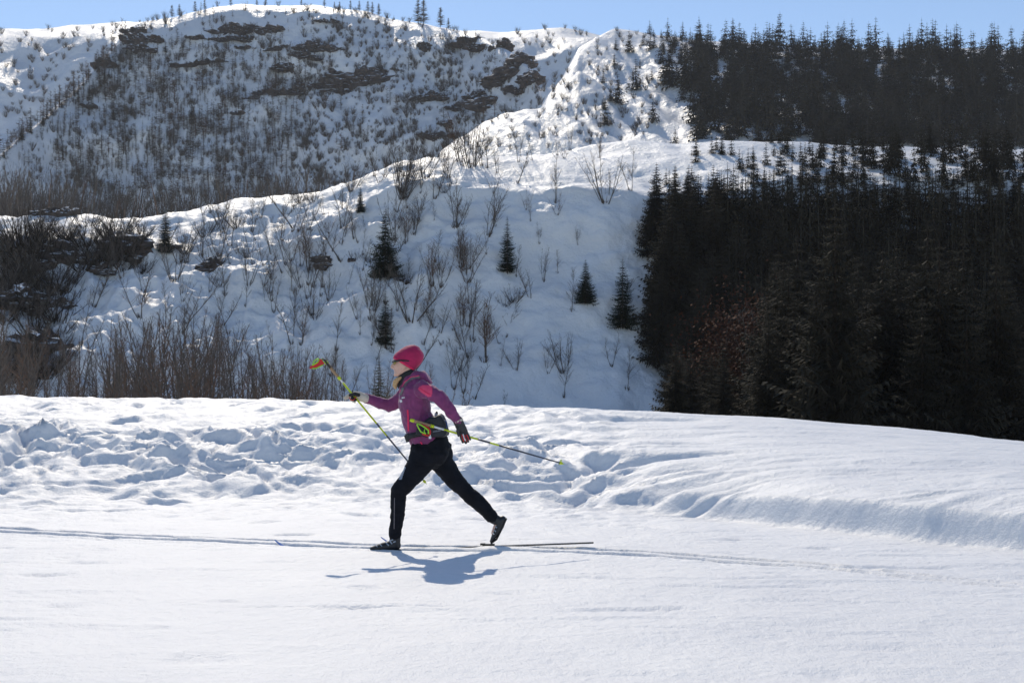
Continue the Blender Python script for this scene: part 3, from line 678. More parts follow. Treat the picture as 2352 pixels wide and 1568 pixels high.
# ------------------------------------------------------------------ rocks
def rock_mesh(seed, w, h, d, q_=.4):
    """broken outcrop of overlapping blocks, half width w, half height h, half depth d (metres)"""
    Q = random.Random(seed * 13 + 1); bm = bmesh.new(); nblk = max(6, min(26, int(6 * w / h)))
    tilt = Q.uniform(-.25, .25)
    for k in range(nblk + 1):
        if k == 0: cx, cz, sx, sy, sz = 0, -.1 * h, w * .8, d * .7, h * .38
        else:
            cx = Q.uniform(-1, 1) * w; e = 1 - .6 * abs(cx / w); sx = h * Q.uniform(.35, .95); sy = d * Q.uniform(.5, 1); sz = h * Q.uniform(.3, .8) * e; cz = h * (Q.uniform(-.5, .5) * e) + tilt * cx * .3
        r = bmesh.ops.create_icosphere(bm, subdivisions=3, radius=1)
        for v in r['verts']:
            p = v.co.copy(); o = Vector((seed * 3.7 + k * 5.1, seed * 1.3, k * 2.2))
            fr = 1.9 if k else 5.0
            nz = mnoise.fractal(Vector((p.x * fr, p.y * 1.9, p.z * 1.9)) + o, .8, 2.1, 5) * .6
            blk = round(p.z * 2.5 + mnoise.noise(p * 1.5 + o)) / 2.5
            q = p * (1 + nz); q.z = (1 - q_) * q.z + q_ * blk
            v.co = Vector((cx + q.x * sx, q.y * sy, cz + q.z * sz))
    me = bpy.data.meshes.new('rock'); bm.to_mesh(me); bm.free(); me.materials.append(M['rock'])
    return me
FR = [(765, 194, 150, 36), (832, 181, 140, 50), (690, 208, 90, 22), (620, 214, 70, 16), (662, 152, 60, 24), (730, 112, 90, 26), (700, 128, 60, 20), (758, 50, 60, 10), (540, 72, 110, 26), (600, 68, 90, 24), (570, 92, 80, 16), (500, 92, 60, 12),
      (985, 226, 70, 24), (1125, 238, 70, 44), (1100, 225, 60, 24), (1080, 98, 70, 22), (1105, 108, 40, 24), (980, 106, 26, 26), (1150, 108, 40, 30), (1185, 150, 34, 50), (1215, 180, 26, 40), (1195, 208, 60, 18), (1150, 185, 18, 50), (310, 75, 60, 22), (325, 92, 80, 26), (330, 112, 60, 20),
      (420, 150, 50, 12), (480, 142, 70, 10), (560, 112, 60, 12), (640, 112, 50, 14), (460, 88, 60, 10), (1050, 250, 40, 20), (880, 165, 60, 18), (790, 212, 90, 16), (580, 225, 40, 10), (540, 262, 40, 8), (1000, 310, 60, 20), (1020, 285, 40, 16), (200, 245, 30, 16), (240, 150, 40, 24)]
pos = [(c[0] - 640, c[1]) for c in FR]
for i, (x, y, w, h) in enumerate(FR):
    p = hit(x * V2P, y * V2P, far_bvh)
    if p is None: continue
    s = V2P / FPX * p.y
    o = link('rock_outcrop', rock_mesh(i, w * s * .56, h * s * .8, h * s * .3 + 3.2), None, p + Vector((0, 1.2, 0)))
    o.rotation_euler = (R.uniform(-.2, .2), R.uniform(-.12, .12), R.uniform(-.25, .25))
    big = w * h > 2000
    tag(o, 'large dark brown cliff band jutting from the far mountainside snow' if big else 'small dark rock ledge poking out of the far mountainside snow', 'rock', 'large cliff bands' if big else 'small rock ledges')
NR = [(750, 603, 72, 40, 'dark bare earth and rock patch under a sapling in the middle of the slope'), (125, 492, 84, 36, 'big rounded boulder capped with snow on the left crest of the near hill'), (270, 580, 110, 70, 'large dark boulder among shrubs below the snow-capped boulder'), (215, 620, 70, 46, 'dark boulder wedged between shrubs on the near hill'), (885, 628, 50, 24, 'bare dark ground at the foot of the tallest spruce'),
      (930, 646, 40, 20, 'small dark rock beside the foot of the tallest spruce'), (380, 575, 46, 24, 'dark rock at the foot of the spruce on the left rise'), (490, 618, 46, 44, 'dark overhanging rock on the near slope'), (85, 700, 110, 90, 'big dark rock face low on the left of the near hill'), (75, 800, 90, 100, 'dark rock buttress standing behind the thicket'), (1600 / 2352 * 1024 * 0 + 812, 597, 22, 14, 'tiny dark rock on the open slope'), (140, 600, 90, 60, 'dark cliff step in the left gully of the near hill'), (400, 610 - 40, 30, 20, 'small rock beside the spruce on the left rise')]
for i, (x, y, w, h, lab) in enumerate(NR):
    p = hit(x * V2P, y * V2P, near_bvh)
    if p is None: continue
    s = V2P / FPX * p.y
    o = link('boulder', rock_mesh(i + 60, w * s * .5, h * s * .75, h * s * .4 + .3, .15), None, p + Vector((0, .3, 0))); o.rotation_euler = (0, 0, R.uniform(-.5, .5)); tag(o, lab, 'rock')

# ------------------------------------------------------------------ skier
M['skin'] = simple('skin', (.68, .42, .32), .5, .08, 30); M['skin'].node_tree.nodes['Principled BSDF'].inputs['Subsurface Weight'].default_value = .15
M['skin'].node_tree.nodes['Principled BSDF'].inputs['Subsurface Radius'].default_value = (.02, .008, .004)
M['jacket'] = simple('plum_fleece', (.21, .036, .135), .75, .18, 14, .003, 60, sheen=.35)
M['hat'] = simple('crimson_knit', (.42, .011, .085), .8, .12, 20, .002, 160, sheen=.25)
M['pants'] = simple('black_tights', (.007, .008, .012), .8, .3, 12, .002, 40)
M['pants'].node_tree.nodes['Principled BSDF'].inputs['Specular IOR Level'].default_value = .2
M['black'] = simple('black_fabric', (.012, .012, .014), .7, .3, 30, .001, 200)
M['pack'] = simple('black_pack_cloth', (.014, .016, .021), .6, .35, 18, .003, 60)
M['pink'] = simple('pink_panel', (.72, .06, .16), .7, .1, 30)
M['hotpink'] = simple('hot_pink_zip', (.75, .015, .10), .6, .08, 30)
M['trim'] = simple('grey_trim', (.16, .14, .15), .6, .2, 30)
M['white'] = simple('white_print', (.75, .75, .74), .5, .08, 30)
M['glove'] = simple('grey_glove', (.045, .043, .042), .75, .3, 40, .002, 120)
M['cream'] = simple('cream_glove', (.62, .54, .44), .75, .12, 30, .002, 120)
M['red'] = simple('red_strap', (.62, .02, .02), .6, .12, 40)
M['neon'] = simple('neon_yellow', (.62, .72, .015), .45, .08, 30)
M['neongreen'] = simple('neon_green', (.36, .75, .04), .45, .08, 30)
M['shaft'] = simple('dark_blue_shaft', (.03, .035, .06), .3, .2, 10)
M['cork'] = simple('cork_grip', (.38, .24, .13), .8, .3, 120)
M['hair'] = simple('blond_hair', (.62, .38, .17), .5, .35, 60, .002, 200)
M['lens'] = simple('amber_lens', (.30, .24, .05), .08, .1, 10)
M['frame'] = simple('dark_frame', (.015, .016, .016), .35, .2, 20)
M['boot'] = simple('black_boot', (.012, .013, .016), .4, .3, 20)
M['bootgrey'] = simple('grey_print', (.30, .34, .40), .5, .1, 20)
M['ski'] = simple('black_ski', (.012, .013, .018), .25, .2, 10)
M['skiblue'] = simple('blue_ski_tip', (.02, .10, .45), .3, .1, 10)

PY = FPX / 120.0                                # skier's plane: 120 px per metre
Z0 = 548.2
def UV(u, v, dy=0): return Vector(((u - 512) / 120.0, PY + dy, (Z0 - v) / 120.0))
def A(x, y, dy=0): return UV(300 + .10098 * x, 330 + .10098 * y, dy)
def B(x, y, dy=0): return UV(337.5 + .1116 * x, 430 + .1116 * y, dy)
def H(x, y, dy=0): return UV(385 + .03508 * x, 340 + .03508 * y, dy)
def rings(mb, chain, n=20, mi=0, roundcap=True):
    """chain of (point, in-plane half width, y half width): a closed lofted limb"""
    C = [(Vector(p), a, b) for p, a, b in chain]
    def frame(i):
        t = (C[min(i + 1, len(C) - 1)][0] - C[max(i - 1, 0)][0]).normalized()
        s = Vector((0, 1, 0)); s = (s - t * s.dot(t))
        s = s.normalized() if s.length > .05 else Vector((1, 0, 0)); nrm = s.cross(t).normalized(); return t, nrm, s
    R = []
    t, nn, s = frame(0)
    if roundcap:
        p, a, b = C[0]; m = min(a, b)
        for k, sc in ((.85, .4), (.5, .8)): R.append((p - t * m * k, a * sc, b * sc, nn, s))
    for i, (p, a, b) in enumerate(C):
        t, nn, s = frame(i); R.append((p, a, b, nn, s))
    if roundcap:
        p, a, b = C[-1]; m = min(a, b)
        for k, sc in ((.5, .8), (.85, .4)): R.append((p + t * m * k, a * sc, b * sc, nn, s))
    b0 = len(mb.V)
    for p, a, b, nn, s in R:
        for k in range(n):
            w = 2 * math.pi * k / n; mb.V.append(p + nn * (a * math.cos(w)) + s * (b * math.sin(w)))
    for i in range(len(R) - 1):
        for k in range(n):
            k2 = (k + 1) % n; mb.F.append((b0 + i * n + k, b0 + i * n + k2, b0 + (i + 1) * n + k2, b0 + (i + 1) * n + k)); mb.I.append(mi)
    mb.F.append(tuple(b0 + k for k in reversed(range(n)))); mb.I.append(mi)
    e = b0 + (len(R) - 1) * n; mb.F.append(tuple(e + k for k in range(n))); mb.I.append(mi)
def blob(name, mb, mat, voxel=.007, smooth=6, wrinkle=0, wscale=14, wdir=(1, 1, 1)):
    me0 = mb.mesh('tmp', []); bm = bmesh.new(); bm.from_mesh(me0); bmesh.ops.recalc_face_normals(bm, faces=bm.faces); bm.to_mesh(me0); bm.free()
    o = bpy.data.objects.new('tmp', me0); col.objects.link(o)
    m = o.modifiers.new('r', 'REMESH'); m.mode = 'VOXEL'; m.voxel_size = voxel
    s = o.modifiers.new('s', 'SMOOTH'); s.factor = .5; s.iterations = smooth
    dg = bpy.context.evaluated_depsgraph_get()
    me = bpy.data.meshes.new_from_object(o.evaluated_get(dg)); bpy.data.objects.remove(o)
    me.name = name; me.materials.clear(); me.materials.append(mat)
    if wrinkle:
        nrm = [v.normal.copy() for v in me.vertices]
        for v, nn in zip(me.vertices, nrm):
            q = Vector((v.co.x * wdir[0], v.co.y * wdir[1], v.co.z * wdir[2])) * wscale
            d = mnoise.noise(q) * .7 + (.5 - abs(mnoise.noise(q * 1.7 + Vector((5, 1, 2))))) * .6
            v.co += nn * d * wrinkle
    me.polygons.foreach_set('use_smooth', [True] * len(me.polygons)); me.update()
    return me
def bvh_of(me): return BVHTree.FromPolygons([v.co[:] for v in me.vertices], [p.vertices[:] for p in me.polygons])
def snap(pt, bvh, off):
    d = (pt - CAM).normalized(); loc, nn, i, dist = bvh.ray_cast(CAM, d)
    if loc is None: return None
    return loc + nn * off
def ribbon(me_bvh, pts, width, off=.004, mat=None, name='stripe', steps=10):
    """strip laid on a surface along a polyline of plane points"""
    P = []
    for a, b in zip(pts[:-1], pts[1:]):
        for k in range(steps): P.append(a.lerp(b, k / steps))
    P.append(pts[-1]); L = []
    for i, p in enumerate(P):
        t = (P[min(i + 1, len(P) - 1)] - P[max(i - 1, 0)]); s = Vector((-t.z, 0, t.x)).normalized() * width / 2
        L.append((snap(p + s, me_bvh, off), snap(p, me_bvh, off * 1.4), snap(p - s, me_bvh, off)))
    mb = MB()
    for q, r in zip(L[:-1], L[1:]):
        if None in q or None in r: continue
        if (q[0] - r[0]).length > .06 or (q[0] - q[2]).length > width * 3: continue
        mb.poly([q[0], q[1], r[1], r[0]]); mb.poly([q[1], q[2], r[2], r[1]])
    bm = bmesh.new(); me = mb.mesh(name, [mat]); bm.from_mesh(me); bmesh.ops.remove_doubles(bm, verts=bm.verts, dist=.0002)
    bm.to_mesh(me); bm.free(); return me
def patch(me_bvh, poly, off, mat, name, step=.005):
    xs_ = [p.x for p in poly]; zs_ = [p.z for p in poly]; y = poly[0].y; mb = MB()
    def inside(x, z):
        c = False
        for a, b in zip(poly, poly[1:] + poly[:1]):
            if (a.z > z) != (b.z > z) and x < (b.x - a.x) * (z - a.z) / (b.z - a.z) + a.x: c = not c
        return c
    nx = int((max(xs_) - min(xs_)) / step) + 1; nz = int((max(zs_) - min(zs_)) / step) + 1; cache = {}
    def pt(i, j):
        if (i, j) not in cache: cache[i, j] = snap(Vector((min(xs_) + i * step, y, min(zs_) + j * step)), me_bvh, off)
        return cache[i, j]
    for i in range(nx):
        for j in range(nz):
            if inside(min(xs_) + (i + .5) * step, min(zs_) + (j + .5) * step):
                q = [pt(i, j), pt(i + 1, j), pt(i + 1, j + 1), pt(i, j + 1)]
                if None not in q and max((q[0] - r).length for r in q) < .03: mb.poly(q)
    me = mb.mesh(name, [mat], True); bm = bmesh.new(); bm.from_mesh(me); bmesh.ops.remove_doubles(bm, verts=bm.verts, dist=.0002); bm.to_mesh(me); bm.free()
    me.polygons.foreach_set('use_smooth', [True] * len(me.polygons)); return me

foot = B(520, 1060, -.1)
person = empty('person', foot)
def child(name, me, parent=None):
    o = bpy.data.objects.new(name, me); col.objects.link(o); o.parent = person if parent is None else parent
    o.matrix_parent_inverse = Matrix.Translation(-foot) if parent is None else Matrix.Identity(4)
    return o

torso = [(A(1262, 1095), .140, .165), (A(1245, 1030), .146, .168), (A(1190, 930), .128, .148), (A(1150, 850), .122, .145), (A(1133, 740), .128, .160), (A(1135, 650), .130, .172), (A(1142, 575), .122, .175), (A(1140, 515), .092, .13), (A(1120, 470), .062, .075)]
arm_n = [(A(1205, 575, -.15), .072, .065), (A(1300, 605, -.19), .062, .058), (A(1380, 650, -.205), .055, .052), (A(1440, 710, -.21), .053, .050), (A(1510, 800, -.20), .048, .046), (A(1560, 870, -.19), .040, .040), (A(1580, 895, -.185), .037, .037)]
arm_f = [(A(1110, 570, .14), .07, .062), (A(1000, 660, .18), .056, .054), (A(900, 735, .20), .052, .05), (A(860, 752, .20), .051, .049), (A(770, 722, .185), .045, .044), (A(690, 692, .165), .040, .040), (A(625, 672, .15), .037, .037)]
leg_n = [(B(800, 190, -.085), .135, .10), (B(735, 310, -.09), .102, .092), (B(665, 410, -.095), .084, .082), (B(600, 490, -.1), .075, .074), (B(560, 540, -.1), .070, .068), (B(552, 600, -.1), .062, .062), (B(551, 690, -.1), .060, .060), (B(543, 790, -.1), .054, .055), (B(527, 880, -.1), .051, .052), (B(522, 930, -.1), .050, .052)]
leg_f = [(B(885, 190, .085), .135, .10), (B(940, 310, .09), .096, .09), (B(1010, 410, .095), .080, .08), (B(1075, 485, .1), .072, .072), (B(1150, 560, .1), .065, .065), (B(1235, 630, .1), .066, .064), (B(1320, 715, .1), .058, .058), (B(1390, 790, .1), .050, .052)]
def shrink(ch, k): return [(p, a * k, b * k) for p, a, b in ch]

# body (one mesh): head, neck, trunk, limbs
mb = MB()
mb_head = [(H(365, 1022), .020, .028), (H(398, 985), .042, .046), (H(448, 930), .056, .056), (H(495, 880), .066, .062), (H(520, 840), .075, .066), (H(545, 780), .086, .069), (H(570, 700), .096, .072), (H(586, 620), .103, .075), (H(598, 520), .106, .076), (H(620, 420), .097, .073), (H(650, 320), .073, .062), (H(660, 260), .04, .04)]
C = mb_head; b0 = len(mb.V); n = 24              # horizontal slices so that the profile is exact
for p, a, b in C:
    for k in range(n):
        w = 2 * math.pi * k / n; mb.V.append(p + Vector((a * math.cos(w), b * math.sin(w), 0)))
for i in range(len(C) - 1):
    for k in range(n):
        k2 = (k + 1) % n; mb.F.append((b0 + i * n + k, b0 + i * n + k2, b0 + (i + 1) * n + k2, b0 + (i + 1) * n + k)); mb.I.append(0)
mb.F.append(tuple(b0 + k for k in reversed(range(n)))); mb.I.append(0); e = b0 + (len(C) - 1) * n; mb.F.append(tuple(e + k for k in range(n))); mb.I.append(0)
rings(mb, [(H(245, 650), .010, .010), (H(218, 710), .012, .012), (H(194, 755), .0135, .015), (H(226, 785), .011, .016)], 12)
rings(mb, [(H(285, 845), .010, .02), (H(268, 846), .006, .014)], 10); rings(mb, [(H(285, 905), .010, .018), (H(270, 903), .006, .012)], 10); rings(mb, [(H(320, 985), .014, .02), (H(280, 985), .012, .014)], 10)
rings(mb, [(H(245, 585), .008, .05), (H(262, 585), .012, .06)], 12)
for sgn in (-1, 1): rings(mb, [(H(575, 690, sgn * .070), .012, .007), (H(585, 740, sgn * .074), .016, .009), (H(568, 790, sgn * .072), .009, .007)], 12)
rings(mb, [(H(640, 760), .058, .058), (H(620, 930), .052, .055), (H(580, 1100), .055, .06), (A(1120, 520), .06, .07)])
rings(mb, shrink(torso[:-1], .82)); rings(mb, shrink(arm_n, .74)); rings(mb, shrink(arm_f, .74)); rings(mb, shrink(leg_n, .8)); rings(mb, shrink(leg_f, .8))
rings(mb, [(A(1580, 890, -.185), .022, .02), (A(1615, 980, -.18), .028, .015)]); rings(mb, [(A(625, 672, .15), .022, .022), (A(540, 655, .14), .028, .015)])
rings(mb, [(B(525, 930, -.1), .036, .036), (B(525, 1010, -.1), .03, .03), (B(420, 1030, -.1), .02, .028)]); rings(mb, [(B(1395, 795, .1), .036, .036), (B(1440, 830, .1), .03, .028), (B(1395, 930, .1), .02, .026)])
body_me = blob('body', mb, M['skin'], .0052, 3)
body = child('body', body_me)

# jacket
mb = MB(); rings(mb, torso, 28); rings(mb, arm_n); rings(mb, arm_f)
rings(mb, [(A(1075, 480), .030, .07), (A(1130, 450), .042, .085), (A(1210, 455), .046, .09), (A(1268, 500), .030, .085), (A(1295, 515), .012, .06)])
rings(mb, [(A(1010, 560, .0), .035, .05), (A(1060, 495, 0), .035, .075), (A(1110, 470, 0), .04, .08)])
jacket_me = blob('jacket', mb, M['jacket'], .0058, 4, .015, 14, (1.1, .8, .8))
jacket = child('jacket', jacket_me); jb = bvh_of(jacket_me)
for nm, me in (('sleeve_pocket', patch(jb, [A(*p) for p in ((1168, 580), (1185, 555), (1225, 540), (1290, 545), (1312, 570), (1312, 620), (1300, 655), (1270, 655), (1190, 605))], .003, M['pink'], 'sleeve_pocket')),
               ('pocket_zip', ribbon(jb, [A(1185, 570), A(1230, 600), A(1290, 635)], .006, .006, M['hotpink'])),
               ('chest_zip', ribbon(jb, [A(1068, 785), A(1073, 860), A(1074, 930), A(1078, 995)], .014, .004, M['hotpink'])),
               ('shoulder_trim', ribbon(jb, [A(1190, 462), A(1110, 475), A(1050, 520), A(1020, 580), A(995, 640)], .022, .004, M['trim'])),
               ('pink_piping', ribbon(jb, [A(1180, 447), A(1100, 460), A(1038, 508), A(1006, 572), A(984, 640)], .007, .004, M['pink'])),
               ('chest_logo', patch(jb, [A(*p) for p in ((992, 688), (1012, 684), (1016, 710), (996, 714))], .004, M['white'], 'logo', .004)),
               ('brand_mark', patch(jb, [A(*p) for p in ((1010, 664), (1036, 658), (1040, 668), (1012, 675))], .004, M['white'], 'logo', .004)),
               ('hem_toggle', ribbon(jb, [A(1196, 1098), A(1204, 1112), A(1216, 1122)], .012, .008, M['hotpink']))):
    child(nm, me, jacket)
# tights
mb = MB(); rings(mb, [(A(1250, 1040), .125, .145), (B(835, 110), .145, .158), (B(855, 170), .150, .168), (B(850, 220), .125, .15)], 28); rings(mb, leg_n, 24); rings(mb, leg_f, 24)
rings(mb, [(B(905, 190, -.08), .085, .085), (B(900, 235, -.07), .07, .07)]); 
pants_me = blob('tights', mb, M['pants'], .006, 4, .010, 15, (.8, .8, 1.3)); pants = child('tights', pants_me); pb = bvh_of(pants_me)
child('knee_reflector', patch(pb, [B(*p) for p in ((606, 318), (612, 335), (575, 440), (548, 438))], .003, M['bootgrey'], 'reflector', .005), pants)
child('shin_seam', ribbon(pb, [B(512, 600), B(510, 740), B(508, 880)], .006, .003, M['trim']), pants)
# neck gaiter, hair, hat, glasses
mb = MB(); rings(mb, [(H(730, 905), .045, .064), (H(660, 960), .060, .066), (H(580, 1060), .062, .068), (H(520, 1180), .058, .062), (H(490, 1260), .05, .055)], 20); child('neck_gaiter', blob('neck_gaiter', mb, M['black'], .006, 3))
mb = MB(); rings(mb, [(H(470, 1060, -.05), .010, .012), (H(380, 1110, -.055), .018, .016), (H(315, 1190, -.058), .022, .018), (H(300, 1280, -.058), .019, .016), (H(325, 1360, -.055), .010, .010)], 14); child('hair', blob('hair', mb, M['hair'], .004, 2, .004, 60, (2, 1, .5)))
e_ = Vector((math.cos(math.radians(30.5)), 0, -math.sin(math.radians(30.5)))); n_ = Vector((math.sin(math.radians(30.5)), 0, math.cos(math.radians(30.5))))
o_ = H(535, 670); mb = MB(); lv = [(-14, -352, 352, .084), (0, -362, 362, .088), (90, -366, 384, .092), (180, -348, 406, .095), (310, -292, 424, .095), (400, -246, 415, .090), (490, -186, 380, .080), (560, -110, 300, .062), (610, -40, 190, .040), (628, 20, 110, .02)]
nn = 40; b0 = len(mb.V)
for h_, a_, c_, w_ in lv:
    for k in range(nn):
        t = 2 * math.pi * k / nn; ex = (a_ + c_) / 2 + (c_ - a_) / 2 * math.cos(t)
        fold = (1 + .045 * math.sin(t * 5 + h_ * .012) * max(0, (h_ - 150) / 480)) if h_ < 610 else 1
        mb.V.append(o_ + e_ * (ex / 3421) + n_ * (h_ / 3421) + Vector((0, w_ * math.sin(t) * fold, 0)))
for i in range(len(lv) - 1):
    for k in range(nn): k2 = (k + 1) % nn; mb.F.append((b0 + i * nn + k, b0 + i * nn + k2, b0 + (i + 1) * nn + k2, b0 + (i + 1) * nn + k)); mb.I.append(0)
mb.F.append(tuple(b0 + (len(lv) - 1) * nn + k for k in range(nn))); mb.I.append(0); mb.F.append(tuple(b0 + k for k in reversed(range(nn)))); mb.I.append(0)
rings(mb, [(H(860, 175), .012, .03), (H(950, 225), .012, .035), (H(1010, 300), .008, .03)], 10)
hat_me = blob('beanie', mb, M['hat'], .005, 4, .004, 16, (.6, 1, 1.6)); hat = child('beanie', hat_me); hb = bvh_of(hat_me)
child('hem_band', ribbon(hb, [H(262, 492), H(400, 575), H(560, 668), H(700, 755), H(815, 825)], .012, .003, M['hotpink']), hat)
gl = MB()
for sg in (-1, 1):
    gl.tube([H(262, 600, sg * .060), H(330, 590, sg * .077), H(470, 578, sg * .090), H(600, 582, sg * .094), H(715, 592, sg * .092)], [.009, .009, .007, .007, .006], 6)
gl.tube([H(262, 604, -.060), H(222, 606, -.03), H(212, 610, 0), H(222, 606, .03), H(262, 604, .060)], [.007] * 5, 6); gl.tube([H(285, 690, -.055), H(240, 695, -.03), H(285, 690, -.055)], [.003] * 3, 5)
glasses = child('sunglasses', gl.mesh('sunglasses', [M['frame']], True))
for sg in (-1, 1):
    ln = MB(); pts = [(330, sg * .072), (285, sg * .064), (246, sg * .045), (222, sg * .022), (220, sg * .008)]
    for (xa, ya), (xb, yb) in zip(pts[:-1], pts[1:]): ln.poly([H(xa, 602, ya), H(xb, 602, yb), H(xb + 12, 690, yb), H(xa + 6, 682 - (20 if xa > 300 else 0), ya)])
    child('lens', ln.mesh('lens', [M['lens']], True), glasses)
# gloves
mb = MB()
rings(mb, [(A(1570, 880, -.185), .042, .040), (A(1590, 925, -.185), .040, .032), (A(1612, 975, -.183), .042, .024), (A(1632, 1015, -.182), .038, .018)], 20)
for base, mid, tip, r in (((1600, 1005, -.190), (1606, 1055, -.196), (1622, 1098, -.184), .0115), ((1622, 1015, -.196), (1634, 1065, -.206), (1652, 1103, -.19), .0125), ((1645, 1015, -.190), (1662, 1060, -.198), (1674, 1090, -.184), .012), ((1660, 1005, -.178), (1680, 1040, -.182), (1692, 1070, -.172), .0105), ((1590, 935, -.205), (1572, 985, -.222), (1582, 1030, -.222), .013)):
    rings(mb, [(A(*base), r * 1.15, r * 1.1), (A(*mid), r * 1.05, r), (A(*tip), r * .85, r * .85)], 12)
g1 = child('glove', blob('glove', mb, M['glove'], .0036, 2)); g1['label'] = 'dark grey glove with red finger stripes'; gb = bvh_of(g1.data)
for pl, mt in (([(1604, 1030), (1612, 1066), (1624, 1096)], 'red'), ([(1626, 1035), (1640, 1075), (1652, 1098)], 'red'), ([(1614, 1025), (1626, 1068), (1638, 1090)], 'white'), ([(1648, 1030), (1664, 1064), (1674, 1088)], 'red')):
    child('finger_stripe', ribbon(gb, [A(*p) for p in pl], .008, .003, M[mt], 'finger_stripe', 6), g1)
child('cuff_strap', ribbon(gb, [A(1538, 905), A(1580, 890), A(1618, 880)], .018, .004, M['cream'], 'cuff_strap'), g1)
mb = MB()
rings(mb, [(A(640, 676, .15), .040, .040), (A(600, 664, .15), .038, .034), (A(560, 652, .148), .040, .026), (A(515, 645, .145), .036, .02)], 20)
for base, mid, tip, r in (((525, 628, .15), (470, 640, .15), (415, 668, .14), .0115), ((520, 645, .158), (465, 658, .158), (420, 682, .15), .0115), ((515, 662, .15), (480, 690, .14), (505, 700, .105), .0115), ((530, 675, .14), (505, 705, .13), (530, 712, .1), .0105)):
    rings(mb, [(A(*base), r * 1.15, r * 1.1), (A(*mid), r * 1.05, r), (A(*tip), r * .85, r * .85)], 12)
g2 = child('glove', blob('glove', mb, M['cream'], .0036, 2)); g2['label'] = 'cream glove on the forward hand'
mb = MB(); rings(mb, [(A(565, 640, .12), .016, .014), (A(525, 628, .10), .017, .014), (A(478, 642, .10), .013, .012)], 12); rings(mb, [(A(500, 668, .105), .014, .012), (A(535, 690, .1), .014, .012)], 12)
child('thumb_panel', blob('thumb_panel', mb, M['black'], .0036, 2), None)
mb = MB(); mb.tube([A(470, 660, .095), A(492, 690, .092), A(515, 692, .092), A(545, 655, .095)], [.004] * 4, 6); child('wrist_loop', mb.mesh('wrist_loop', [M['red']], True))
# boots
def boot(ch_foot, ch_ank, dy, sole, marks):
    mb = MB(); rings(mb, ch_foot, 16); rings(mb, ch_ank, 16)
    me = blob('boot', mb, M['boot'], .005, 3); o = child('boot', me); bb = bvh_of(me)
    s = MB(); rings(s, sole, 12); child('sole', s.mesh('sole', [M['frame']], True), o)
    for pl, w, mt in marks: child('boot_marking', ribbon(bb, pl, w, .003, M[mt], 'boot_marking', 6), o)
    return o
boot([(B(545, 1015, -.1), .036, .034), (B(490, 1015, -.1), .042, .036), (B(430, 1022, -.1), .036, .038), (B(370, 1032, -.1), .024, .038), (B(315, 1042, -.1), .014, .03)], [(B(524, 915, -.1), .048, .046), (B(526, 965, -.1), .046, .042), (B(530, 1010, -.1), .040, .036)], -.1,
     [(B(570, 1056, -.1), .009, .032), (B(440, 1056, -.1), .008, .036), (B(290, 1054, -.1), .007, .028)],
     [([B(420, 985), B(440, 1010), B(460, 1030)], .010, 'bootgrey'), ([B(455, 960), B(470, 990), B(490, 1015)], .012, 'bootgrey'), ([B(475, 985), B(500, 975)], .010, 'bootgrey'), ([B(490, 950), B(510, 940)], .014, 'white'), ([B(380, 1020), B(400, 1035)], .008, 'bootgrey'), ([B(345, 1030), B(360, 1042)], .008, 'bootgrey'), ([B(505, 925), B(506, 940)], .010, 'red'), ([B(500, 1000), B(520, 990)], .010, 'bootgrey'), ([B(345, 1012), B(375, 1014)], .008, 'white')])
boot([(B(1478, 805, .1), .034, .034), (B(1452, 860, .1), .040, .036), (B(1425, 915, .1), .034, .038), (B(1398, 965, .1), .022, .036), (B(1376, 1005, .1), .014, .03)], [(B(1392, 795, .1), .046, .046), (B(1425, 815, .1), .044, .042), (B(1455, 830, .1), .038, .036)], .1,
     [(B(1512, 800, .1), .008, .032), (B(1470, 895, .1), .008, .034), (B(1425, 985, .1), .008, .034), (B(1375, 1022, .1), .007, .028)], [([B(1400, 850), B(1430, 870)], .01, 'bootgrey'), ([B(1395, 880), B(1420, 905)], .01, 'bootgrey'), ([B(1390, 910), B(1405, 930)], .008, 'white')])
for o in person.children:
    if o.name.startswith('boot') and o.data.vertices[0].co.x < -.6: o['label'] = 'black boot with grey lettering planted flat on the ski'
tag(person, 'skier in crimson beanie, plum jacket and black tights, striding left with one arm forward', 'person')

# waist pack
def pillow(mb, poly, y0, y1, inset, mi=0):
    c = sum(poly, Vector()) / len(poly); L = []
    for f, y in ((inset, y0), (.06, y0 * .72 + y1 * .28), (0, (y0 + y1) / 2), (.06, y0 * .28 + y1 * .72), (inset, y1)):
        L.append([Vector((p.x + (c.x - p.x) * f, PY + y, p.z + (c.z - p.z) * f)) for p in poly])
    b = len(mb.V); n = len(poly)
    for l in L: mb.V += l
    for i in range(len(L) - 1):
        for k in range(n): k2 = (k + 1) % n; mb.F.append((b + i * n + k, b + i * n + k2, b + (i + 1) * n + k2, b + (i + 1) * n + k)); mb.I.append(mi)
    mb.F.append(tuple(b + k for k in reversed(range(n)))); mb.I.append(mi); mb.F.append(tuple(b + (len(L) - 1) * n + k for k in range(n))); mb.I.append(mi)
pack0 = A(1350, 1040)
pack = empty('waist_pack', pack0)
def pchild(name, me, root, org):
    o = bpy.data.objects.new(name, me); col.objects.link(o); o.parent = root; o.matrix_parent_inverse = Matrix.Translation(-org); return o
mb = MB(); pillow(mb, [A(*p) for p in ((1265, 868), (1298, 846), (1345, 852), (1376, 832), (1402, 818), (1428, 840), (1452, 900), (1468, 950), (1482, 1000), (1474, 1034), (1434, 1056), (1330, 1060), (1230, 1052), (1140, 1032), (1150, 980), (1200, 915))], -.20, .15, .12)
pk = blob('pocket', mb, M['pack'], .0065, 2, .006, 18); pchild('pocket', pk, pack, pack0); kb = bvh_of(pk)
mb = MB(); nseg = 48; c0, c1 = A(1062, 1048), A(1330, 985)
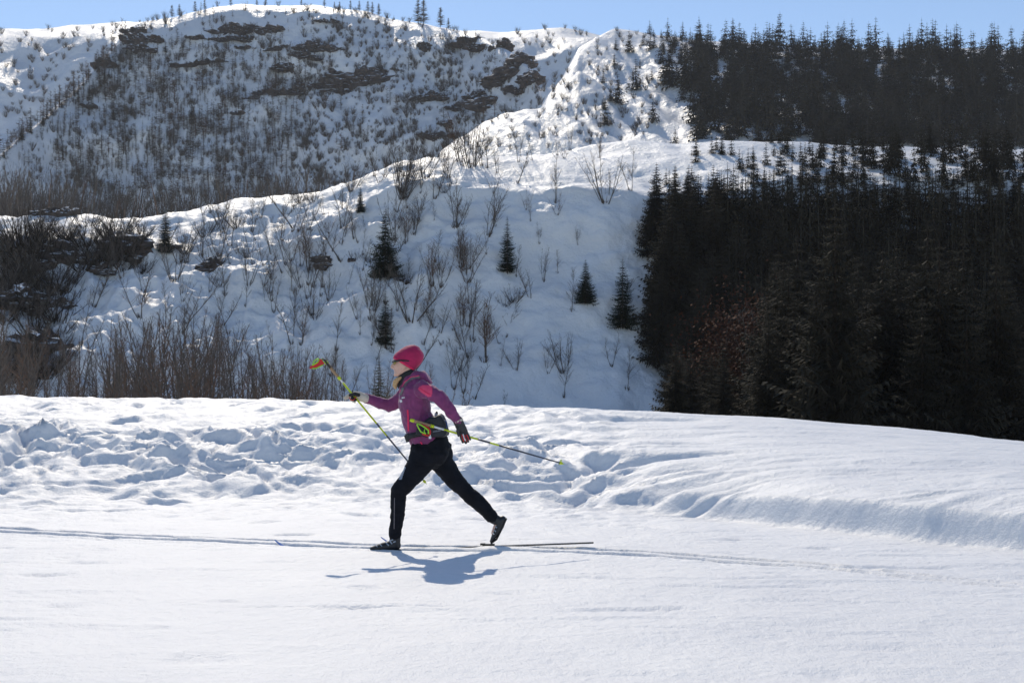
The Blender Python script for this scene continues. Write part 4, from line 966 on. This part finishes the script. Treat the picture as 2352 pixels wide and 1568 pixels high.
for lv_, zo in ((0, -.022), (1, .022)):
    for k in range(nseg):
        t = 2 * math.pi * k / nseg; p = (c0 + c1) / 2 + (c1 - c0) / 2 * math.cos(t) * 1.02 + Vector((0, .172 * math.sin(t), zo + .014 * math.cos(t) * 0)); mb.V.append(p)
for k in range(nseg): k2 = (k + 1) % nseg; mb.F.append((k, k2, nseg + k2, nseg + k)); mb.I.append(0)
bl = mb.mesh('belt', [M['black']], True); bo = pchild('belt', bl, pack, pack0); sm = bo.modifiers.new('solid', 'SOLIDIFY'); sm.thickness = .006; sm.offset = 1
mb = MB(); MT = Matrix.Rotation(-.35, 3, 'Y'); mb.box(A(1082, 1044, -.07), (.020, .030, .026), 0, MT); mb.box(A(1060, 1068, -.03), (.013, .02, .03), 0, MT); pchild('buckle', mb.mesh('buckle', [M['frame']]), pack, pack0)
for i in range(10):                             # illegible white lettering on the pocket
    x = 1318 + i * 7.8; y = 1004 - i * 1.3; h = (9, 8, 14, 8, 15, 8, 8, 14, 8, 10)[i]
    pchild('lettering', ribbon(kb, [A(x, y + 4), A(x + 3, y - h)], .0032, .003, M['bootgrey'], 'lettering', 3), pack, pack0)
mb = MB(); rings(mb, [(A(1352, 865, -.02), .016, .016), (A(1348, 835, -.02), .014, .014), (A(1346, 818, -.02), .009, .009)], 12); pchild('bottle_neck', mb.mesh('bottle_neck', [M['white']], True), pack, pack0)
mb = MB(); rings(mb, [(A(1357, 822, -.02), .010, .010), (A(1355, 808, -.02), .009, .009)], 12); pchild('bottle_cap', mb.mesh('bottle_cap', [M['frame']], True), pack, pack0)
mb = MB(); mb.tube([A(1440, 885, -.12), A(1462, 905, -.13), A(1462, 950, -.13), A(1452, 975, -.13)], [.005] * 4, 6); pchild('side_loop', mb.mesh('side_loop', [M['skiblue']], True), pack, pack0)
tag(pack, 'black waist pack with bottle and white lettering belted round the skier\'s hips', 'bag')

# poles
def pole(p_top, p_tip, segs, label, strap_fn, org):
    root = empty('ski_pole', org); ax = (p_tip - p_top); L = ax.length; d = ax.normalized()
    sh = MB(); mats = []
    for f0, f1, r0, r1, mt in segs:
        mats.append(M[mt]); sh.tube([p_top + ax * f0, p_top + ax * f1], [r0, r1], 10, len(mats) - 1)
    pchild('shaft', sh.mesh('shaft', mats, True), root, org)
    g = MB(); g.tube([p_top - d * .012, p_top + d * .01, p_top + d * .05, p_top + d * .15, p_top + d * .165], [.008, .014, .013, .0125, .010], 10, 0); gm = pchild('grip', g.mesh('grip', [M['cork']], True), root, org)
    for f0, f1, r0, r1 in ((-.02, .012, .012, .016), (.155, .185, .0145, .0135)):
        g2_ = MB(); g2_.tube([p_top + d * f0, p_top + d * f1], [r0, r1], 10); pchild('collar', g2_.mesh('collar', [M['neon']], True), root, org)
    s = d.orthogonal().normalized(); s2 = d.cross(s); bk = MB(); q = p_tip - d * .03
    bk.tube([q - d * .012, q + d * .012], [.012, .010], 8)
    for k in range(5):
        a0, a1 = k * .75 - 1.5, k * .75 - .9
        bk.poly([q, q + (s * math.cos(a0) + s2 * math.sin(a0)) * .034 - d * .006, q + (s * math.cos(a1) + s2 * math.sin(a1)) * .034 - d * .006])
    bk.tube([q + d * .012, p_tip], [.004, .002], 6); pchild('basket', bk.mesh('basket', [M['neon']]), root, org)
    strap_fn(root, org); tag(root, label, 'ski pole'); return root
SEG1 = [(.11, .165, .0085, .0085, 'white'), (.165, .50, .0085, .0075, 'neon'), (.50, .53, .0076, .0075, 'shaft'), (.53, .60, .0075, .0072, 'neon'), (.60, .985, .0072, .0055, 'shaft')]
SEG2 = [(.11, .20, .0095, .0095, 'white'), (.20, .42, .009, .008, 'neon'), (.42, .50, .008, .0078, 'shaft'), (.50, .56, .0078, .0075, 'neon'), (.56, .985, .0075, .0055, 'shaft')]
def sheet(mb, pts, th=.004):
    a = [p + Vector((0, -th, 0)) for p in pts]; b = [p + Vector((0, th, 0)) for p in pts]; n = len(pts)
    mb.poly(a); mb.poly(list(reversed(b)))
    for k in range(n): k2 = (k + 1) % n; mb.poly([a[k2], a[k], b[k], b[k2]])
def C2(x, y, dy=0): return UV((1210 + x / 7.4667) / 4, (1410 + y / 7.4667) / 4, dy)       # enlargement of the raised strap
def C3(x, y, dy=0): return UV((1620 + x / 7.84) / 4, (1620 + y / 7.84) / 4, dy)           # enlargement of the pack
def strap1(root, org):
    d = .10
    m = MB(); sheet(m, [C2(x, y, d) for x, y in ((455, 170), (520, 180), (600, 300), (560, 350), (380, 440), (250, 460), (150, 470), (190, 380), (260, 360), (390, 290), (440, 230))], .012); pchild('strap', m.mesh('strap', [M['red']]), root, org)
    m = MB(); m.tube([C2(x, y, d - .014) for x, y in ((250, 365), (400, 270), (445, 210), (430, 160), (370, 180), (285, 250), (262, 320), (250, 365))], [.0055] * 8, 6); m.tube([C2(x, y, d - .014) for x, y in ((240, 455), (360, 455), (480, 395), (575, 345))], [.005] * 4, 6); m.tube([C2(x, y, d - .004) for x, y in ((500, 165), (530, 210), (555, 260), (600, 290))], [.006, .007, .008, .008], 6)
    pchild('strap_edging', m.mesh('strap_edging', [M['neongreen']], True), root, org)
    m = MB(); m.tube([C2(x, y, d + .005) for x, y in ((540, 160), (620, 215), (665, 290), (690, 340), (780, 440))], [.007, .008, .009, .010, .011], 8); pchild('strap_buckle', m.mesh('strap_buckle', [M['frame']], True), root, org)
t1, b1_ = C2(655, 285, .115), B(790, 492, .14)
pole(t1, b1_, SEG1, 'yellow and dark ski pole held out in front by the forward hand, strap raised', strap1, t1.lerp(b1_, 1))
def strap2(root, org):
    d = -.27
    m = MB(); m.tube([C3(x, y, d) for x, y in ((590, 560), (700, 610), (800, 670), (850, 760), (840, 860), (810, 910), (720, 880), (610, 850))], [.006, .007, .008, .009, .010, .010, .010, .007], 6); pchild('strap', m.mesh('strap', [M['red']], True), root, org)
    m = MB(); m.tube([C3(x, y, d - .012) for x, y in ((470, 520), (455, 570), (520, 700), (580, 790), (650, 815), (730, 840))], [.006] * 6, 6); m.tube([C3(x, y, d - .012) for x, y in ((470, 530), (600, 590), (720, 670), (800, 740), (805, 850))], [.006] * 5, 6); m.tube([C3(x, y, d - .012) for x, y in ((700, 690), (675, 760), (700, 820))], [.004] * 3, 6)
    pchild('strap_edging', m.mesh('strap_edging', [M['neongreen']], True), root, org)
    m = MB(); m.box(C3(850, 960, d), (.010, .008, .010)); m.tube([C3(860, 880, d), C3(855, 950, d)], [.004, .005], 6); pchild('strap_tab', m.mesh('strap_tab', [M['white']]), root, org)
t2 = A(1140, 882, -.275); dirn = (A(1960, 1130, -.06) - t2).normalized(); b2_ = t2 + dirn * 1.36
pole(t2, b2_, SEG2, 'ski pole trailing behind the skier, grip beside the waist pack, red strap hanging', strap2, b2_)

# skis
def ski(org, heading, lift, ahead, behind, label, bind=.17):
    root = empty('cross_country_ski', org); d = Vector((-math.cos(heading), math.sin(heading), 0)); s = Vector((d.y, -d.x, 0)); m = MB(); tipm = MB()
    L = [(-behind + (ahead + behind) * i / 40) for i in range(41)]; sec = []
    for l in L:
        f = (l + behind) / (ahead + behind); z = lift(l)
        if l > ahead - .22: z += .085 * ((l - ahead + .22) / .22) ** 2
        w = .022 * (1 if l < ahead - .1 else max(.25, 1 - ((l - ahead + .1) / .1) ** 2 * .75)); th = .010 if l < ahead - .2 else .006
        c = org + d * l + Vector((0, 0, z)); sec.append([c - s * w, c + s * w, c + s * w + Vector((0, 0, th)), c - s * w + Vector((0, 0, th))])
    for i in range(40):
        mm = tipm if L[i] > ahead - .2 else m
        for k in range(4): k2 = (k + 1) % 4; mm.poly([sec[i][k], sec[i][k2], sec[i + 1][k2], sec[i + 1][k]])
    m.poly(sec[0]); tipm.poly(sec[-1][::-1]); pchild('blade', m.mesh('blade', [M['ski']]), root, org); pchild('tip', tipm.mesh('tip', [M['skiblue']]), root, org)
    b = MB(); b.box(org + d * bind + Vector((0, 0, lift(bind) + .018)), (.05, .02, .010), 0, Matrix.Rotation(-heading, 3, 'Z')); b.box(org + d * (bind + .05) + Vector((0, 0, lift(bind) + .024)), (.02, .018, .008), 0, Matrix.Rotation(-heading, 3, 'Z')); pchild('binding', b.mesh('binding', [M['frame']]), root, org)
    tag(root, label, 'ski'); return root
def track_heading(x): return math.atan(float(track_y(np.array([x - .4]))[0] - track_y(np.array([x + .4]))[0]) / .8)
ox = B(470, 1060).x; oy = float(track_y(np.array([ox]))[0]) - .115
ski(Vector((ox, oy, -.036)), track_heading(ox - .2), lambda l: 0.0, 1.02, .85, 'black ski under the planted boot, blue tip rising from the groove')
ox = B(1385, 1010).x; oy = float(track_y(np.array([ox]))[0]) + .115
ski(Vector((ox, oy, -.012)), track_heading(ox - .1), lambda l: .05 * max(0, .35 - l), .95, .85, 'black ski under the pushing boot behind the skier', .03)
print('objects', len(bpy.data.objects))

# ------------------------------------------------------------------ thin air haze round the whole valley
hz = MB(); hz.box((0, 500, 195), (1800, 1300, 215)); hm = bpy.data.materials.new('thin_haze'); hm.use_nodes = True; ht = hm.node_tree; ht.nodes.remove(ht.nodes['Principled BSDF'])
pv = ht.nodes.new('ShaderNodeVolumePrincipled'); pv.inputs['Density'].default_value = .00011; pv.inputs['Color'].default_value = (.86, .90, .96, 1); pv.inputs['Anisotropy'].default_value = .1
ht.links.new(pv.outputs[0], ht.nodes['Material Output'].inputs['Volume'])
tag(link('haze', hz.mesh('haze', [hm])), 'thin pale air haze over the valley', kind='stuff')
